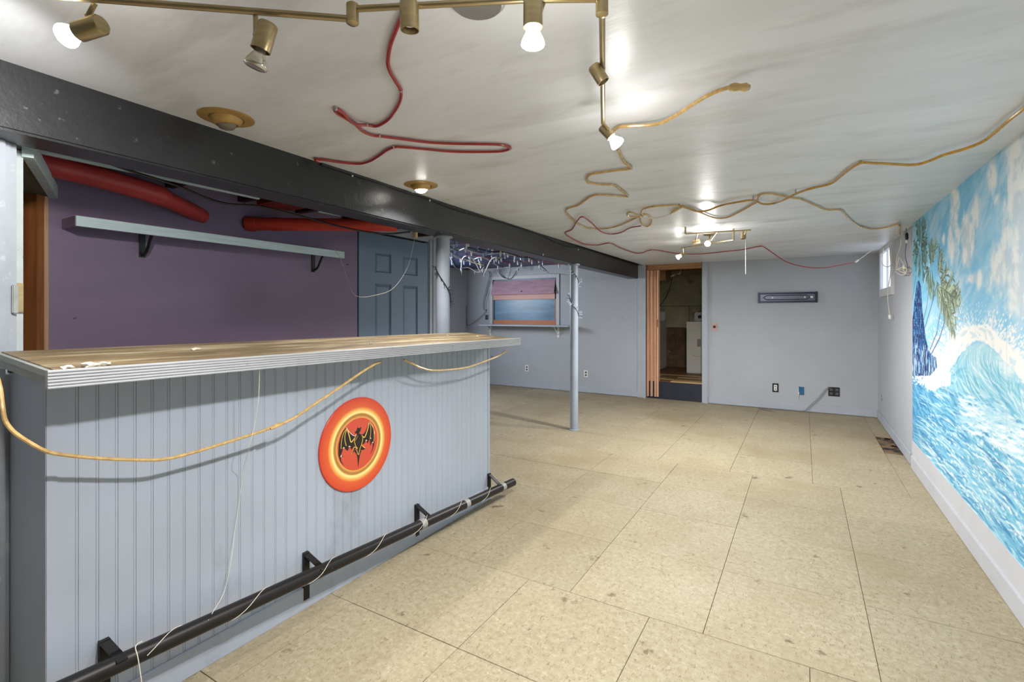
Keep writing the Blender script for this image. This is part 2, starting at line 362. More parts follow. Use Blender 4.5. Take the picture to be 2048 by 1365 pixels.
# ================================================================== BAR
BX, BY0, BY1 = -1.9, .542, 2.90
def zc(x, y): return EYE - (.151 + (x + 1.68) * .075 + (y - .497) * .0069)
bar = thing('bar_counter', 'grey beadboard home bar with worn wooden counter and foot rail', 'bar', (-2.0, 1.7, 0))
box('bar_body', M_trim, -2.18, BX - .012, BY0 + .02, BY1 - .012, .02, 1.10, bar)
box('end_panel', M_bar, -2.2, BX - .002, BY0, BY0 + .021, 0, 1.135, bar)
box('end_panel', M_bar, -2.2, BX - .002, BY1 - .014, BY1, 0, 1.11, bar)
box('corner_board', M_bar, BX - .012, BX + .006, BY0 - .001, BY0 + .026, 0, 1.13, bar, bevel=.002)
pitch = .0502; n = int((BY1 - BY0 - .03) / pitch); y0 = BY0 + .026
prof = [(0, -.012), (.0385, -.012), (.0385, -.001), (.0395, 0)]
# a board: flat face, a groove, a rounded bead, a groove
poly = [(-.012, 0), (-.0016, 0), (0, .0009), (0, .0416), (-.0016, .0424), (-.0016, .0429), (-.0002, .0440), (-.0002, .0478), (-.0016, .0490), (-.0016, .0500), (-.012, .0500)]
bm = bmesh.new(); bm_prism(bm, poly, Matrix(), 1.118); me = bpy.data.meshes.new('beadboard_plank'); bmesh.ops.recalc_face_normals(bm, faces=list(bm.faces)); bm.to_mesh(me); bm.free(); me.materials.append(M_bar)
for k in range(n):
    o = bpy.data.objects.new('beadboard_plank', me); C.objects.link(o); o.parent = bar; o.matrix_parent_inverse = Matrix.Translation(-bar.location)
    o.location = (BX, y0 + k * pitch, 0)
box('corner_board', M_bar, BX - .012, BX + .003, y0 + n * pitch, BY1, 0, 1.108, bar, bevel=.002)
box('base_board', M_bar, BX, BX + .010, BY0 + .002, BY1 + .002, 0, .095, bar, bevel=.002)
# counter: two board layers and a worn top surface
cyl, cyr = .497, 2.95
def slab(name, m, xf, xb, yl, yr, d0, d1, skew=0):
    bm = bmesh.new(); nx, ny = 2, 8; g = []
    for d in (d0, d1):
        g.append([[bm.verts.new((xf + (xb - xf) * i / nx, yl + (yr - skew * (i / nx) - yl) * j / ny, zc(xf + (xb - xf) * i / nx, yl + (yr - yl) * j / ny) - d)) for j in range(ny + 1)] for i in range(nx + 1)])
    for L_ in g:
        for i in range(nx):
            for j in range(ny): bm.faces.new((L_[i][j], L_[i + 1][j], L_[i + 1][j + 1], L_[i][j + 1]))
    a, b = g
    for i in range(nx):
        bm.faces.new((a[i][0], a[i + 1][0], b[i + 1][0], b[i][0])); bm.faces.new((a[i][ny], a[i + 1][ny], b[i + 1][ny], b[i][ny]))
    for j in range(ny):
        bm.faces.new((a[0][j], a[0][j + 1], b[0][j + 1], b[0][j])); bm.faces.new((a[nx][j], a[nx][j + 1], b[nx][j + 1], b[nx][j]))
    return obj(name, bm, m, bar)
def worn_wood():
    m = mat('worn_counter', (128, 110, 82), .5, var=.4, scale=6, stretch=(5, .6, 1), bump=.15, bscale=30, dirt=(192, 176, 142), dscale=2.6, damt=.50, dwidth=.16); return m
slab('counter_board', M_counterside, -1.705, -2.15, cyl + .006, cyr, .022, .046)
slab('counter_board', M_counterside, -1.70, -2.15, cyl, cyr, .004, .021)
slab('counter_surface', worn_wood(), -1.695, -2.145, cyl + .012, cyr - .01, 0, .0045)
box('counter_rear_edge', mat('dark_edge', (52, 42, 38), .5, var=.2), -2.165, -2.145, cyl + .03, cyr - .02, 1.115, 1.142, bar)
# fluted lip
lipm = bmesh.new(); hh = .050; pf = [(0, 0)]
for k in range(6):
    a0 = hh * k / 6; pf += [(.016, a0 + .0012), (.017, a0 + .003), (.017, a0 + hh / 6 - .003), (.016, a0 + hh / 6 - .0012), (.0135, a0 + hh / 6)]
pf += [(0, hh)]
ends = []
for y in (cyl - .012, cyr + .012):
    z = zc(-1.69, y) - .046
    ends.append([lipm.verts.new((-1.70 + p, y, z + q)) for p, q in pf])
for k in range(len(pf)): lipm.faces.new((ends[0][k], ends[0][(k + 1) % len(pf)], ends[1][(k + 1) % len(pf)], ends[1][k]))
lipm.faces.new(ends[0][::-1]); lipm.faces.new(ends[1]); obj('fluted_lip', lipm, M_lip, bar)
bm = bmesh.new(); A_, B_ = [], []
for k in range(90):
    y = cyl - .008 + (cyr - cyl + .014) * k / 89; wv = .006 + .012 * random.random() * (1 if k % 7 else 1.6); z = zc(-1.69, y) + .0016
    A_.append([bm.verts.new((-1.686, y, z - .006)), bm.verts.new((-1.686, y, z + .0005)), bm.verts.new((-1.695 - wv, y, z + .0008)), bm.verts.new((-1.695 - wv, y, z - .006))])
for k in range(89):
    for j in range(4): bm.faces.new((A_[k][j], A_[k][(j + 1) % 4], A_[k + 1][(j + 1) % 4], A_[k + 1][j]))
bm.faces.new(A_[0][::-1]); bm.faces.new(A_[-1]); obj('peeled_edge', bm, mat('peeling_paint', (214, 208, 196), .6, var=.12, scale=30, dirt=(120, 84, 52), dscale=18, damt=.58, dwidth=.06), bar)
# foot rail with strap brackets
def rz(y): return .228 - .060 * (y - .68)
RX = -1.808
rail = tube('foot_rail', M_blackmetal, [(RX, .40, rz(.40)), (RX, 1.3, rz(1.3)), (RX, 2.1, rz(2.1)), (RX, 3.07, rz(3.07))], .027, bar, sides=16)
BRK = []
for by, bz in ((.68, .275), (1.41, .246), (2.137, .216), (2.885, .185)):
    bm = bmesh.new(); bm_box(bm, BX - .001, BX + .013, by - .014, by + .014, .04, bz)
    a = Vector((BX + .004, by, bz)); b = Vector((RX, by + .004, rz(by) + .027)); d = b - a
    M = basis(a, d, (0, 1, 0)); bm_prism(bm, [(-.006, -.014), (d.length, -.014), (d.length, .014), (-.006, .014)], M, -.005)
    bm_prism(bm, [(d.length - .02, -.014), (d.length + .03, -.014), (d.length + .03, .014), (d.length - .02, .014)], M @ Matrix.Translation((0, 0, -.004)), .004)
    br = obj('rail_bracket', bm, M_blackmetal)
    BRK.append(br)
def subparent(o, p):   # parent keeping world coordinates of a mesh given in world space
    o.parent = p; o.matrix_parent_inverse = Matrix.Translation(-Vector(p.location)) if p.type == 'EMPTY' else Matrix()

for o in BRK: subparent(o, rail)
# thin white wire wound round the rail
wp = []
for k in range(120):
    t = k / 119; y = .75 + 2.1 * t; a = t * 2 * math.pi * 6.5
    rw = .0284 + max(.006 * math.exp(-((y - b_) / .03) ** 2) for b_ in (.68, 1.41, 2.137, 2.885)) + max(.0016 * math.exp(-((y - b_ - .02) / .03) ** 4) for b_ in (2.06, 2.47, 2.9))
    wp.append((RX + rw * math.cos(a), y, rz(y) + rw * math.sin(a)))
w1 = tube('thin_wire', M_cord, wp, .0012, sides=5, n=1); tag(w1, 'thin white wire wound loosely around the black foot rail', 'wire')
for k, yk in enumerate((2.06, 2.47, 2.9)):
    bm = bmesh.new(); bm_tube(bm, [(RX, yk, rz(yk)), (RX, yk + .04, rz(yk + .04))], .0283, 16); subparent(obj('tape_wrap', bm, mat('grey_tape', (150, 148, 144), .5, var=.1), None, smooth=True), rail)
# scraps on the counter
for k, (x, y, s) in enumerate(((-1.72, .585, .020), (-1.735, .625, .014), (-1.72, .535, .013))):
    bm = bmesh.new(); bmesh.ops.create_icosphere(bm, subdivisions=2, radius=s)
    for v in bm.verts: v.co = Vector((v.co.x * 1.1, v.co.y * 1.3, v.co.z * .55)) * random.uniform(.55, 1.15); v.co += Vector((x, y, zc(x, y) + s * .3))
    tag(obj('plastic_scrap', bm, mat('scrap', (204, 198, 188), .3, var=.1)), ('largest crumpled plastic scrap by the bar counter corner', 'middling plastic scrap lying just beyond the largest scrap on the bar', 'small plastic scrap at the very corner of the bar counter')[k], 'scrap', 'plastic scraps on the bar counter')
for k, (x, y, s) in enumerate(((-1.95, .98, .012), (-1.85, 1.75, .007), (-2.0, 2.55, .008), (-1.9, 2.75, .007), (-1.74, 2.1, .006))):
    bm = bmesh.new(); bmesh.ops.create_icosphere(bm, subdivisions=1, radius=s)
    for v in bm.verts: v.co = Vector((v.co.x, v.co.y * 1.8, v.co.z * .5)) * random.uniform(.7, 1.2) + Vector((x, y, zc(x, y) + s * .3))
    tag(obj('paint_crumb', bm, mat('crumb', (216, 206, 190), .8)), ('largest pale crumb on the worn bar counter opposite the plastic scraps', 'small pale crumb on the counter directly above the round sign', 'pale crumb near the rear edge of the counter facing the panel door', 'pale crumb on the counter close to the steel post', 'tiny pale crumb on the counter near its fluted lip')[k], 'debris', 'crumbs on the bar counter')

# ---- round tin sign with bat emblem
sc = onX(715, 888, BX + .004); sR = .227
SM = basis((BX + .004, sc.y, sc.z), (0, 1, 0), (0, 0, 1))      # local x along +Y, local y up, normal +X
def sign_mat():
    m = bpy.data.materials.new('sign_print'); m.use_nodes = True; nt = m.node_tree; N = nt.nodes; K = nt.links; b = N['Principled BSDF']; b.inputs['Roughness'].default_value = .3
    g = N.new('ShaderNodeNewGeometry'); d = N.new('ShaderNodeVectorMath'); d.operation = 'DISTANCE'; d.inputs[1].default_value = (BX + .009, sc.y, sc.z)
    K.new(g.outputs['Position'], d.inputs[0]); mr = N.new('ShaderNodeMath'); mr.operation = 'DIVIDE'; mr.inputs[1].default_value = sR; K.new(d.outputs['Value'], mr.inputs[0])
    r = N.new('ShaderNodeValToRGB'); K.new(mr.outputs[0], r.inputs[0]); e = r.color_ramp.elements
    stops = [(0, (205, 84, 62)), (.555, (206, 78, 56)), (.565, (228, 170, 84)), (.585, (206, 150, 74)), (.62, (168, 112, 56)), (.65, (190, 138, 70)), (.665, (244, 214, 128)), (.69, (246, 226, 150)), (.74, (236, 176, 84)), (.80, (218, 96, 52)), (1, (206, 66, 40))]
    e[0].position, e[0].color = stops[0][0], L4(stops[0][1]); e[1].position, e[1].color = 1, L4(stops[-1][1])
    for p, c in stops[1:-1]: x = e.new(p); x.color = L4(c)
    K.new(r.outputs[0], b.inputs['Base Color']); return m
sign = thing('round_sign', 'round orange-red tin sign with gold ring and black bat emblem', 'sign', (BX + .004, sc.y, sc.z - sR))
bm = bmesh.new(); bm_lathe(bm, [(sR, -.004), (sR + .001, .002), (sR - .002, .005), (sR * .72, .005), (sR * .62, .0046), (sR * .54, .005), (.001, .005)], SM, 64); plate = obj('sign_plate', bm, sign_mat(), sign, smooth=True)
# emblem drawn on a 0..1 square of the inner disc, from the sign's own drawing: crop units (cx 613, cy 668)
ex0, ey0 = 612, 665
def em(p): return ((p[0] - ex0) / 497.0 * sR * 1.09, -(p[1] - ey0 + (p[0] - ex0) * .0) / 597.0 * sR * 1.02)
def shear(p): return (p[0], p[1] + (p[0] - ex0) * .16)
bat = dict(
  left=[(463, 445), (510, 510), (560, 560), (600, 548), (612, 600), (600, 690), (560, 690), (530, 730), (500, 680), (482, 735), (460, 720), (430, 682), (415, 730), (402, 770), (432, 800), (398, 790), (402, 850), (438, 912), (395, 860), (370, 770), (375, 640), (400, 540), (430, 480)],
  right=[(757, 392), (790, 450), (822, 530), (830, 620), (822, 700), (800, 770), (772, 818), (800, 750), (806, 690), (795, 665), (770, 710), (765, 612), (740, 660), (735, 680), (712, 630), (690, 670), (664, 680), (650, 640), (625, 600), (628, 545), (680, 548), (715, 500), (735, 440)],
  body=[(600, 545), (578, 575), (570, 615), (580, 680), (598, 740), (604, 870), (612, 962), (622, 870), (640, 760), (655, 690), (668, 610), (655, 560), (632, 540)],
  foot_l=[(604, 740), (585, 722), (572, 725), (552, 758), (516, 784), (526, 762), (540, 738), (556, 702), (580, 690), (606, 700)],
  foot_r=[(622, 770), (645, 745), (672, 752), (704, 738), (686, 716), (668, 690), (640, 690)],
  fork=[(560, 750), (580, 735), (606, 790), (640, 750), (650, 762), (630, 800), (616, 850), (606, 850), (590, 790)],
  head=[(565, 520), (585, 500), (598, 475), (600, 455), (618, 468), (655, 455), (642, 478), (640, 500), (622, 525), (632, 550), (596, 552), (592, 530)])
M_ink = mat('emblem_black', (34, 26, 22), .35); M_gold = mat('emblem_gold', (232, 190, 92), .35)
for bi, (nm, poly) in enumerate(bat.items()):
    pts = [em(shear(p)) for p in poly]; prism('emblem_' + {'left': 'wing', 'right': 'wing', 'foot_l': 'foot', 'foot_r': 'foot', 'fork': 'tail'}.get(nm, nm), M_ink, pts, SM @ Matrix.Translation((0, 0, .0045 + .00012 * bi)), .0015, sign)
def stroke(pts, wd=5, z=.0068, m=M_gold, nm='emblem_line'):
    P = [Vector((*em(shear(p)), 0)) for p in pts]; P = catmull(P, 5); wdt = wd / 497 * sR; bm = bmesh.new()
    rows = []
    for i, p in enumerate(P):
        t = (P[min(i + 1, len(P) - 1)] - P[max(i - 1, 0)]).normalized(); nn = Vector((-t.y, t.x, 0)) * wdt * .5
        rows.append([bm.verts.new(SM @ (p + nn * k + Vector((0, 0, h_)))) for k, h_ in ((1, .0055), (-1, .0055), (-1, z), (1, z))])
    for i in range(len(P) - 1):
        for k in range(4): bm.faces.new((rows[i][k], rows[i][(k + 1) % 4], rows[i + 1][(k + 1) % 4], rows[i + 1][k]))
    bm.faces.new(rows[0][::-1]); bm.faces.new(rows[-1])
    obj(nm, bm, m, sign)
for s_, w_ in (([(468, 455), (425, 520), (402, 620), (400, 700)], 6), ([(470, 460), (445, 540), (447, 610), (462, 670)], 7), ([(475, 470), (500, 560), (520, 630), (555, 600), (580, 565)], 11), ([(575, 560), (562, 620), (575, 680), (600, 725), (560, 700), (540, 745), (520, 780)], 6), ([(606, 560), (572, 620)], 3),
               ([(655, 555), (668, 600), (655, 670), (630, 735), (612, 805), (590, 740)], 7), ([(750, 405), (735, 480), (712, 550), (690, 590), (660, 570)], 11), ([(760, 410), (775, 480), (772, 560), (764, 610)], 6), ([(765, 405), (808, 490), (820, 580), (815, 660)], 6), ([(660, 690), (680, 715), (700, 728)], 9)):
    stroke(s_, w_)
M_pale = mat('emblem_pale', (245, 232, 214), .35)
for s_ in ([(463, 445), (505, 510), (555, 556), (590, 548)], [(757, 392), (800, 460), (828, 560)], [(420, 700), (432, 684), (440, 700)], [(490, 690), (500, 678), (512, 690)], [(705, 640), (714, 628), (724, 640)], [(762, 620), (770, 606), (778, 622)], [(792, 680), (802, 664), (810, 680)], [(392, 800), (402, 776), (408, 800)]): stroke(s_, 5, m=M_pale)
for px_ in (614, 634):
    M = SM @ Matrix.Translation((*em(shear((px_, 492))), .006)); bm = bmesh.new(); bm_lathe(bm, [(.0035, -.0008), (.0035, .0006)], M, 10); obj('emblem_eye', bm, M_pale, sign)

# ================================================================== POSTS
def post(x, y, z1, r, label):
    o = lathe('support_post', mat('post_paint', (150, 158, 170), .45, var=.08, scale=6), [(r + .012, 0), (r + .012, .008), (r, .012), (r, z1 - .012), (r + .02, z1 - .008), (r + .02, z1 + .006)], Matrix.Translation((x, y, 0)), sides=28); tag(o, label, 'post'); return o
p1x, p1y = -2.235, 2.80
post(p1x, p1y, 1.858, .049, 'thick grey steel post at the end of the bar counter')
p2x, p2y = -2.22, 5.12
post(p2x, p2y, 1.858, .046, 'slim grey steel post standing on the open tile floor')

# ================================================================== PURPLE WALL AREA
d1 = thing('door_1', 'blue-grey six panel door set in the wall behind the bar', 'door', (WP, 3.1, 0)); d1['kind'] = 'structure'
DY0, DY1, DZ = 2.715, 3.545, 1.955
ycols = [(2.884, 3.068), (3.208, 3.400)]; zrows = [(.25, .80), (.97, 1.553), (1.646, 1.81)]
bm = bmesh.new()
yb = [DY0, 2.884, 3.068, 3.208, 3.400, DY1]; zb = [.01, .25, .80, .97, 1.553, 1.646, 1.81, DZ]
for i in range(5):
    for j in range(7):
        if i in (1, 3) and j in (1, 3, 5): continue
        bm_box(bm, WP - .04, WP - .004, yb[i], yb[i + 1], zb[j], zb[j + 1])
bmesh.ops.remove_doubles(bm, verts=list(bm.verts), dist=.0005)
obj('door_frame', bm, M_door, d1)
for a, b in ycols:
    for c, d in zrows:
        bm = bmesh.new(); i_ = .028
        o4 = [(a, c), (b, c), (b, d), (a, d)]; m4 = [(a + .008, c + .008), (b - .008, c + .008), (b - .008, d - .008), (a + .008, d - .008)]; n4 = [(a + i_, c + i_), (b - i_, c + i_), (b - i_, d - i_), (a + i_, d - i_)]
        L_ = [[bm.verts.new((x, p, q)) for p, q in ring] for x, ring in ((WP - .005, o4), (WP - .018, m4), (WP - .008, n4))]
        for u in range(2):
            for k in range(4): bm.faces.new((L_[u][k], L_[u][(k + 1) % 4], L_[u + 1][(k + 1) % 4], L_[u + 1][k]))
        bm.faces.new(L_[2]); obj('door_panel', bm, M_door, d1)
box('door_backing', M_black, WP - .06, WP - .041, DY0 - .03, DY1 + .02, 0, DZ + .02, d1)
for k, (a, b, h) in enumerate(((3.550, 3.590, .012), (3.590, 3.640, .02))): box('door_casing', M_trim, WP - .02, WP + h, a, b, 0, 1.99, d1)
# wall shelf
sh = thing('wall_shelf', 'long shelf with pale blue striped front edge on the purple wall', 'shelf', (-2.92, 1.7, 1.70))
SZ0, SZ1 = 1.700, 1.748
box('shelf_board', M_purple, WP, -2.842, .918, 2.42, SZ1 - .02, SZ1 - .001, sh); box('end_cap', M_purple, WP, -2.845, .914, .93, SZ0 + .002, SZ1, sh)
bm = bmesh.new(); pf = [(0, 0)]
for k in range(6): a0 = .048 * k / 6; pf += [(.013, a0 + .0005), (.014, a0 + .002), (.014, a0 + .006), (.013, a0 + .0075)]
pf += [(0, .048)]
e2 = [[bm.verts.new((-2.842 + p, y, SZ0 + q)) for p, q in pf] for y in (.912, 2.424)]
for k in range(len(pf)): bm.faces.new((e2[0][k], e2[0][(k + 1) % len(pf)], e2[1][(k + 1) % len(pf)], e2[1][k]))
bm.faces.new(e2[0][::-1]); bm.faces.new(e2[1]); obj('front_edge', bm, M_shelf, sh)
for y in (onX(284, 490, WP).y, onX(626, 520, WP).y):
    bm = bmesh.new(); bm_box(bm, WP, WP + .006, y - .014, y + .014, 1.60, 1.73); bm_box(bm, WP, WP + .13, y - .014, y + .014, 1.722, 1.728)
    bm_tube(bm, catmull([(WP + .004, y, 1.61), (WP + .05, y, 1.63), (WP + .09, y, 1.69), (WP + .12, y, 1.723)]), .008, 6); obj('shelf_bracket', bm, M_black, sh)
# red pipes
pp = thing('red_pipe', 'long red painted pipe bending into the purple wall above the shelf', 'pipe', (-2.8, 1.1, 1.9))
a, b, c, d = Vector((-2.79, .60, 1.955)), Vector((-2.78, .95, 1.93)), Vector((-2.785, 1.2, 1.905)), Vector((-3.01, 1.545, 1.872))
tube('pipe_run', M_red, [a, b, c, c + (d - c) * .15], .048, pp, sides=18); tube('pipe_bend', M_red, [c, c + (d - c) * .25, c + (d - c) * .6, d], .043, pp, sides=18)
bm = bmesh.new(); bm_tube(bm, [c - (c - b).normalized() * .03, c + (d - c).normalized() * .045], .0495, 18); obj('pipe_joint', bm, M_red, pp, smooth=True)
pq = thing('red_pipe', 'straight orange-red pipe running from the purple wall to the black beam', 'pipe', (-2.7, 2.1, 1.87))
M_red2 = mat('orange_red_pipe_paint', (206, 70, 52), .45, var=.15, scale=5)
a = Vector((-3.01, 1.81, 1.868)); b = Vector((-2.30, 2.40, 1.885)); tube('pipe_run', M_red2, [a, (a + b) / 2, b], .040, pq, sides=18); dd = (b - a).normalized()
bm = bmesh.new(); bm_tube(bm, [a, a + dd * .06], .046, 18); bm_tube(bm, [a + dd * .15, a + dd * .19], .043, 18); obj('pipe_collar', bm, M_red2, pq, smooth=True)
# pale strips and red board under the joists
for a, b, lab in ((.62, 1.64, 'long pale ribbed strip under the joists above the shelf'), (2.03, 2.20, 'short pale ribbed strip beside the orange-red pipe')):
    t = thing('ceiling_strip', lab, 'trim', (-2.6, (a + b) / 2, 1.94)); 
    box('strip_board', M_shelf, -2.612, -2.60, a, b, 1.938, 2.0, t)
    for k in range(3): box('strip_rib', M_shelf, -2.60, -2.597, a, b, 1.942 + .015 * k, 1.951 + .015 * k, t)
tag(box('red_ceiling_board', mat('bright_red_board', (128, 40, 32), .6, var=.3, scale=5), -2.85, -2.32, 1.78, 2.0, 1.965, 1.995), 'red board fixed under the joists next to the orange-red pipe', 'board')
# angled opening at the end of the bar
A0, A1 = Vector((-2.31, .60, 0)), Vector((WP, .868, 0)); ad = (A1 - A0).normalized(); an = Vector((-ad.y, ad.x, 0)); an = an if an.y > 0 else -an
al = (A1 - A0).length
def along(name, m, o, d, s0, s1, d0, d1_, z0, z1, parent=None, bevel=0):
    n_ = Vector((-d.y, d.x, 0)); bm = bmesh.new(); M = Matrix(((d.x, n_.x, 0, o.x), (d.y, n_.y, 0, o.y), (0, 0, 1, 0), (0, 0, 0, 1)))
    for v in bm_box(bm, s0, s1, d0, d1_, z0, z1): v.co = M @ v.co
    return obj(name, bm, m, parent, bevel=bevel)
B0 = Vector((WP - .005, .866, 0)); bd_ = (Vector((-3.36, .60, 0)) - B0).normalized()
pw = along('wall_stair', M_wood, B0, bd_, 0, .5, .016, .06, 0, 1.86); struct(pw, 'brown wood panelled wall beside the bar end', 'wall')
for k in range(6): along('wall_board', M_wood, B0, bd_, .012 + .075 * k, .012 + .075 * (k + 1) - .004, -.002, .018, 0, 1.85, pw, bevel=.003)
along('edge_board', M_woodlight, B0, bd_, -.004, .010, -.008, .02, 0, 1.85, pw)
hd = thing('trim_6', 'pale blue-white header board over the panelled opening', 'trim', tuple(A0)); hd['kind'] = 'structure'
along('header_board', M_shelf, A0, ad, -.02, al + .01, -.03, .0, 1.838, 1.90, hd)
prism('header_soffit', mat('khaki_soffit', (112, 106, 88), .7, var=.2), [(-2.31, .608), (-2.999, .876), (-3.05, .84), (-3.45, .54), (-2.6, .3), (-2.31, .3)], Matrix.Translation((0, 0, 1.842)), .02, hd)
jb = thing('trim_7', 'chipped grey-white door jamb with brass strike plate beside the bar', 'trim', (-2.27, .53, 0)); jb['kind'] = 'structure'
M_jamb = mat('jamb_paint', (168, 175, 184), .5, var=.08, scale=8, dirt=(190, 196, 200), dscale=14, damt=.6, dwidth=.08); box('jamb_board', M_jamb, -2.235, -2.20, .35, .532, 0, 1.868, jb, bevel=.003); box('jamb_board', M_jamb, -2.30, -2.232, .49, .566, 0, 1.868, jb, bevel=.003); box('jamb_stop', M_jamb, -2.235, -2.222, .53, .548, 0, 1.868, jb, bevel=.003)
M_chip = mat('chipped_white', (196, 202, 204), .5, var=.1, scale=10, dirt=(70, 66, 62), dscale=12, damt=.62, dwidth=.04)
box('jamb_edge', M_chip, -2.325, -2.302, .50, .600, 0, 1.86, jb, bevel=.002)
zz = onX(32, 595, -2.25).z
box('strike_plate', M_brass, -2.304, -2.292, .578, .598, zz - .05, zz + .05, jb, bevel=.002); box('latch_block', mat('latch_grey', (164, 166, 164), .4, .3, var=.15, scale=20), -2.234, -2.220, .552, .567, zz - .055, zz + .04, jb, bevel=.003)
# dark brown upright cylinder filling the gap left of the bar end
tag(tube('dark_upright', mat('dark_brown_upright', (66, 52, 44), .6, var=.3), [(-2.275, .47, 0), (-2.275, .475, .5), (-2.275, .478, 1.08)], .03, sides=12), 'dark brown vertical cylinder in the gap beside the bar end panel', 'pipe')
# ================================================================== MURAL
def vnoise(x, y, seed=0):
    r = np.random.default_rng(seed); T = r.random((256, 256)); xi = np.floor(x).astype(int); yi = np.floor(y).astype(int); fx = x - xi; fy = y - yi
    fx = fx * fx * (3 - 2 * fx); fy = fy * fy * (3 - 2 * fy); a = T[xi % 256, yi % 256]; b = T[(xi + 1) % 256, yi % 256]; c = T[xi % 256, (yi + 1) % 256]; d = T[(xi + 1) % 256, (yi + 1) % 256]
    return (a * (1 - fx) + b * fx) * (1 - fy) + (c * (1 - fx) + d * fx) * fy
def fbm(x, y, o=5, seed=0):
    s = 0; a = 1; t = 0
    for k in range(o): s = s + a * vnoise(x * 2 ** k, y * 2 ** k, seed + k); t += a; a *= .55
    return s / t
def sm(a, b, x): t = np.clip((x - a) / (b - a), 0, 1); return t * t * (3 - 2 * t)
MX = WR - .012
MY1 = onX(1825, 600, MX).y; MY0 = 1.9; MZ0, MZ1 = .232, CEIL + .0
ny, nz_ = 620, 520
gy = MY1 - (MY1 - MY0) * (np.linspace(0, 1, ny)); gz = np.linspace(MZ0, MZ1, nz_)
U, V = np.meshgrid(gy, gz, indexing='ij')             # U = room depth, V = height
Q = MY1 - U                                            # distance from the mural's far edge, metres
def mp_(px, py): p = onX(px, py, MX); return MY1 - p.y, p.z
def mpl(L_): return np.array([mp_(*p) for p in L_])
def seg_dist(P, closed=False):
    D = np.full(Q.shape, 9.); n = len(P)
    for i in range(n if closed else n - 1):
        a = P[i]; b = P[(i + 1) % n]; ab = b - a; t = np.clip(((Q - a[0]) * ab[0] + (V - a[1]) * ab[1]) / (ab @ ab + 1e-12), 0, 1)
        D = np.minimum(D, np.hypot(Q - a[0] - t * ab[0], V - a[1] - t * ab[1]))
    return D
def inside(P):
    r = np.zeros(Q.shape, bool); n = len(P)
    for i in range(n):
        x1, y1 = P[i]; x2, y2 = P[(i + 1) % n]
        if y1 == y2: continue
        c = ((V >= y1) != (V >= y2)) & (Q < (x2 - x1) * (V - y1) / (y2 - y1) + x1); r ^= c
    return r
col = np.zeros(Q.shape + (3,))
def put(mask, c):
    global col
    mask = np.asarray(mask, float)[..., None]; c = np.asarray(c, float); col = col * (1 - mask) + c * mask
def pst(P, wd, c, op=1., taper=True):
    """one brush stroke along mural points P (metres), painted only in its own window"""
    global col
    P = np.asarray(P, float); dq = qs_[1] - qs_[0]; dv = gz[1] - gz[0]; wd = max(wd, .0025)
    i0 = max(int((P[:, 0].min() - wd - qs_[0]) / dq) - 1, 0); i1 = min(int((P[:, 0].max() + wd - qs_[0]) / dq) + 3, ny)
    j0 = max(int((P[:, 1].min() - wd - gz[0]) / dv) - 1, 0); j1 = min(int((P[:, 1].max() + wd - gz[0]) / dv) + 3, nz_)
    if i1 <= i0 or j1 <= j0: return
    q = Q[i0:i1, j0:j1]; v = V[i0:i1, j0:j1]; best = np.full(q.shape, 9.); n_ = len(P) - 1
    for i in range(n_):
        a_ = P[i]; ab = P[i + 1] - a_; t = np.clip(((q - a_[0]) * ab[0] + (v - a_[1]) * ab[1]) / (ab @ ab + 1e-12), 0, 1)
        tt = (i + t) / n_; w_ = wd * (np.sin(np.pi * np.clip(tt * .92 + .06, 0, 1)) * .8 + .2 if taper else 1)
        best = np.minimum(best, np.hypot(q - a_[0] - t * ab[0], v - a_[1] - t * ab[1]) / w_)
    m_ = (sm(1.15, .6, best) * op)[..., None]; col[i0:i1, j0:j1] = col[i0:i1, j0:j1] * (1 - m_) + np.asarray(c, float) * m_
qs_ = MY1 - gy
def mixc(a, b, t): t = t[..., None]; return np.asarray(a, float) * (1 - t) + np.asarray(b, float) * t
# sky
h = np.clip((V - .9) / 1.15, 0, 1)
col = mixc((150, 208, 238), (112, 186, 224), sm(.1, .8, h))
col = mixc((0, 0, 0), (0, 0, 0), h) + mixc(np.array((0, 0, 0)), np.array((0, 0, 0)), h) + col
tl = sm(.75, .0, Q) * sm(.35, .95, h); put(tl * .85, (92, 178, 196))
put(sm(.45, .75, fbm(Q * 3 + V * 2, V * 7 - Q * 3, 5, 3)) * .55, (190, 222, 240))
# soft streaky high cloud
put(sm(.5, .75, fbm((Q * .7 + V * .5) * 4, (V - Q * .45) * 16, 5, 11)) * sm(.1, .6, Q) * .5, (220, 230, 238))
# cumulus: blobs with billowy edges
def cloud(px, py, r, sy=1., k=1.):
    q, v = mp_(px, py); d = np.hypot((Q - q) / r, (V - v) / (r * sy)); nzz = fbm(Q * 9 + px, V * 9, 5, 21); return sm(1.3, .35, d + (nzz - .5) * 2.2) * k
cl_ = np.zeros(Q.shape)
for c_ in ((1908, 395, .10, 1.5), (1911, 440, .13, 1.5), (1905, 490, .15, 1.1), (1935, 465, .14, 1.2), (1930, 510, .12, .7), (1950, 420, .09, .8), (1985, 360, .08, 1.4), (1995, 400, .10, .8), (2030, 380, .20, 1.5), (2045, 320, .16, 1.2), (2035, 470, .20, .8), (1995, 540, .16, .8), (2030, 550, .20, .8), (1960, 555, .08, .7), (2040, 590, .14, .5), (1887, 480, .05, .8), (1940, 560, .10, .35), (2060, 430, .3, 1), (2090, 380, .3, 1), (2140, 420, .35, .8), (2220, 380, .4, .8)):
    cl_ = np.maximum(cl_, cloud(*c_))
shade = fbm(Q * 14, V * 14, 4, 31)
put(cl_ * .92, mixc((206, 216, 224), (240, 240, 236), sm(.35, .62, shade)))
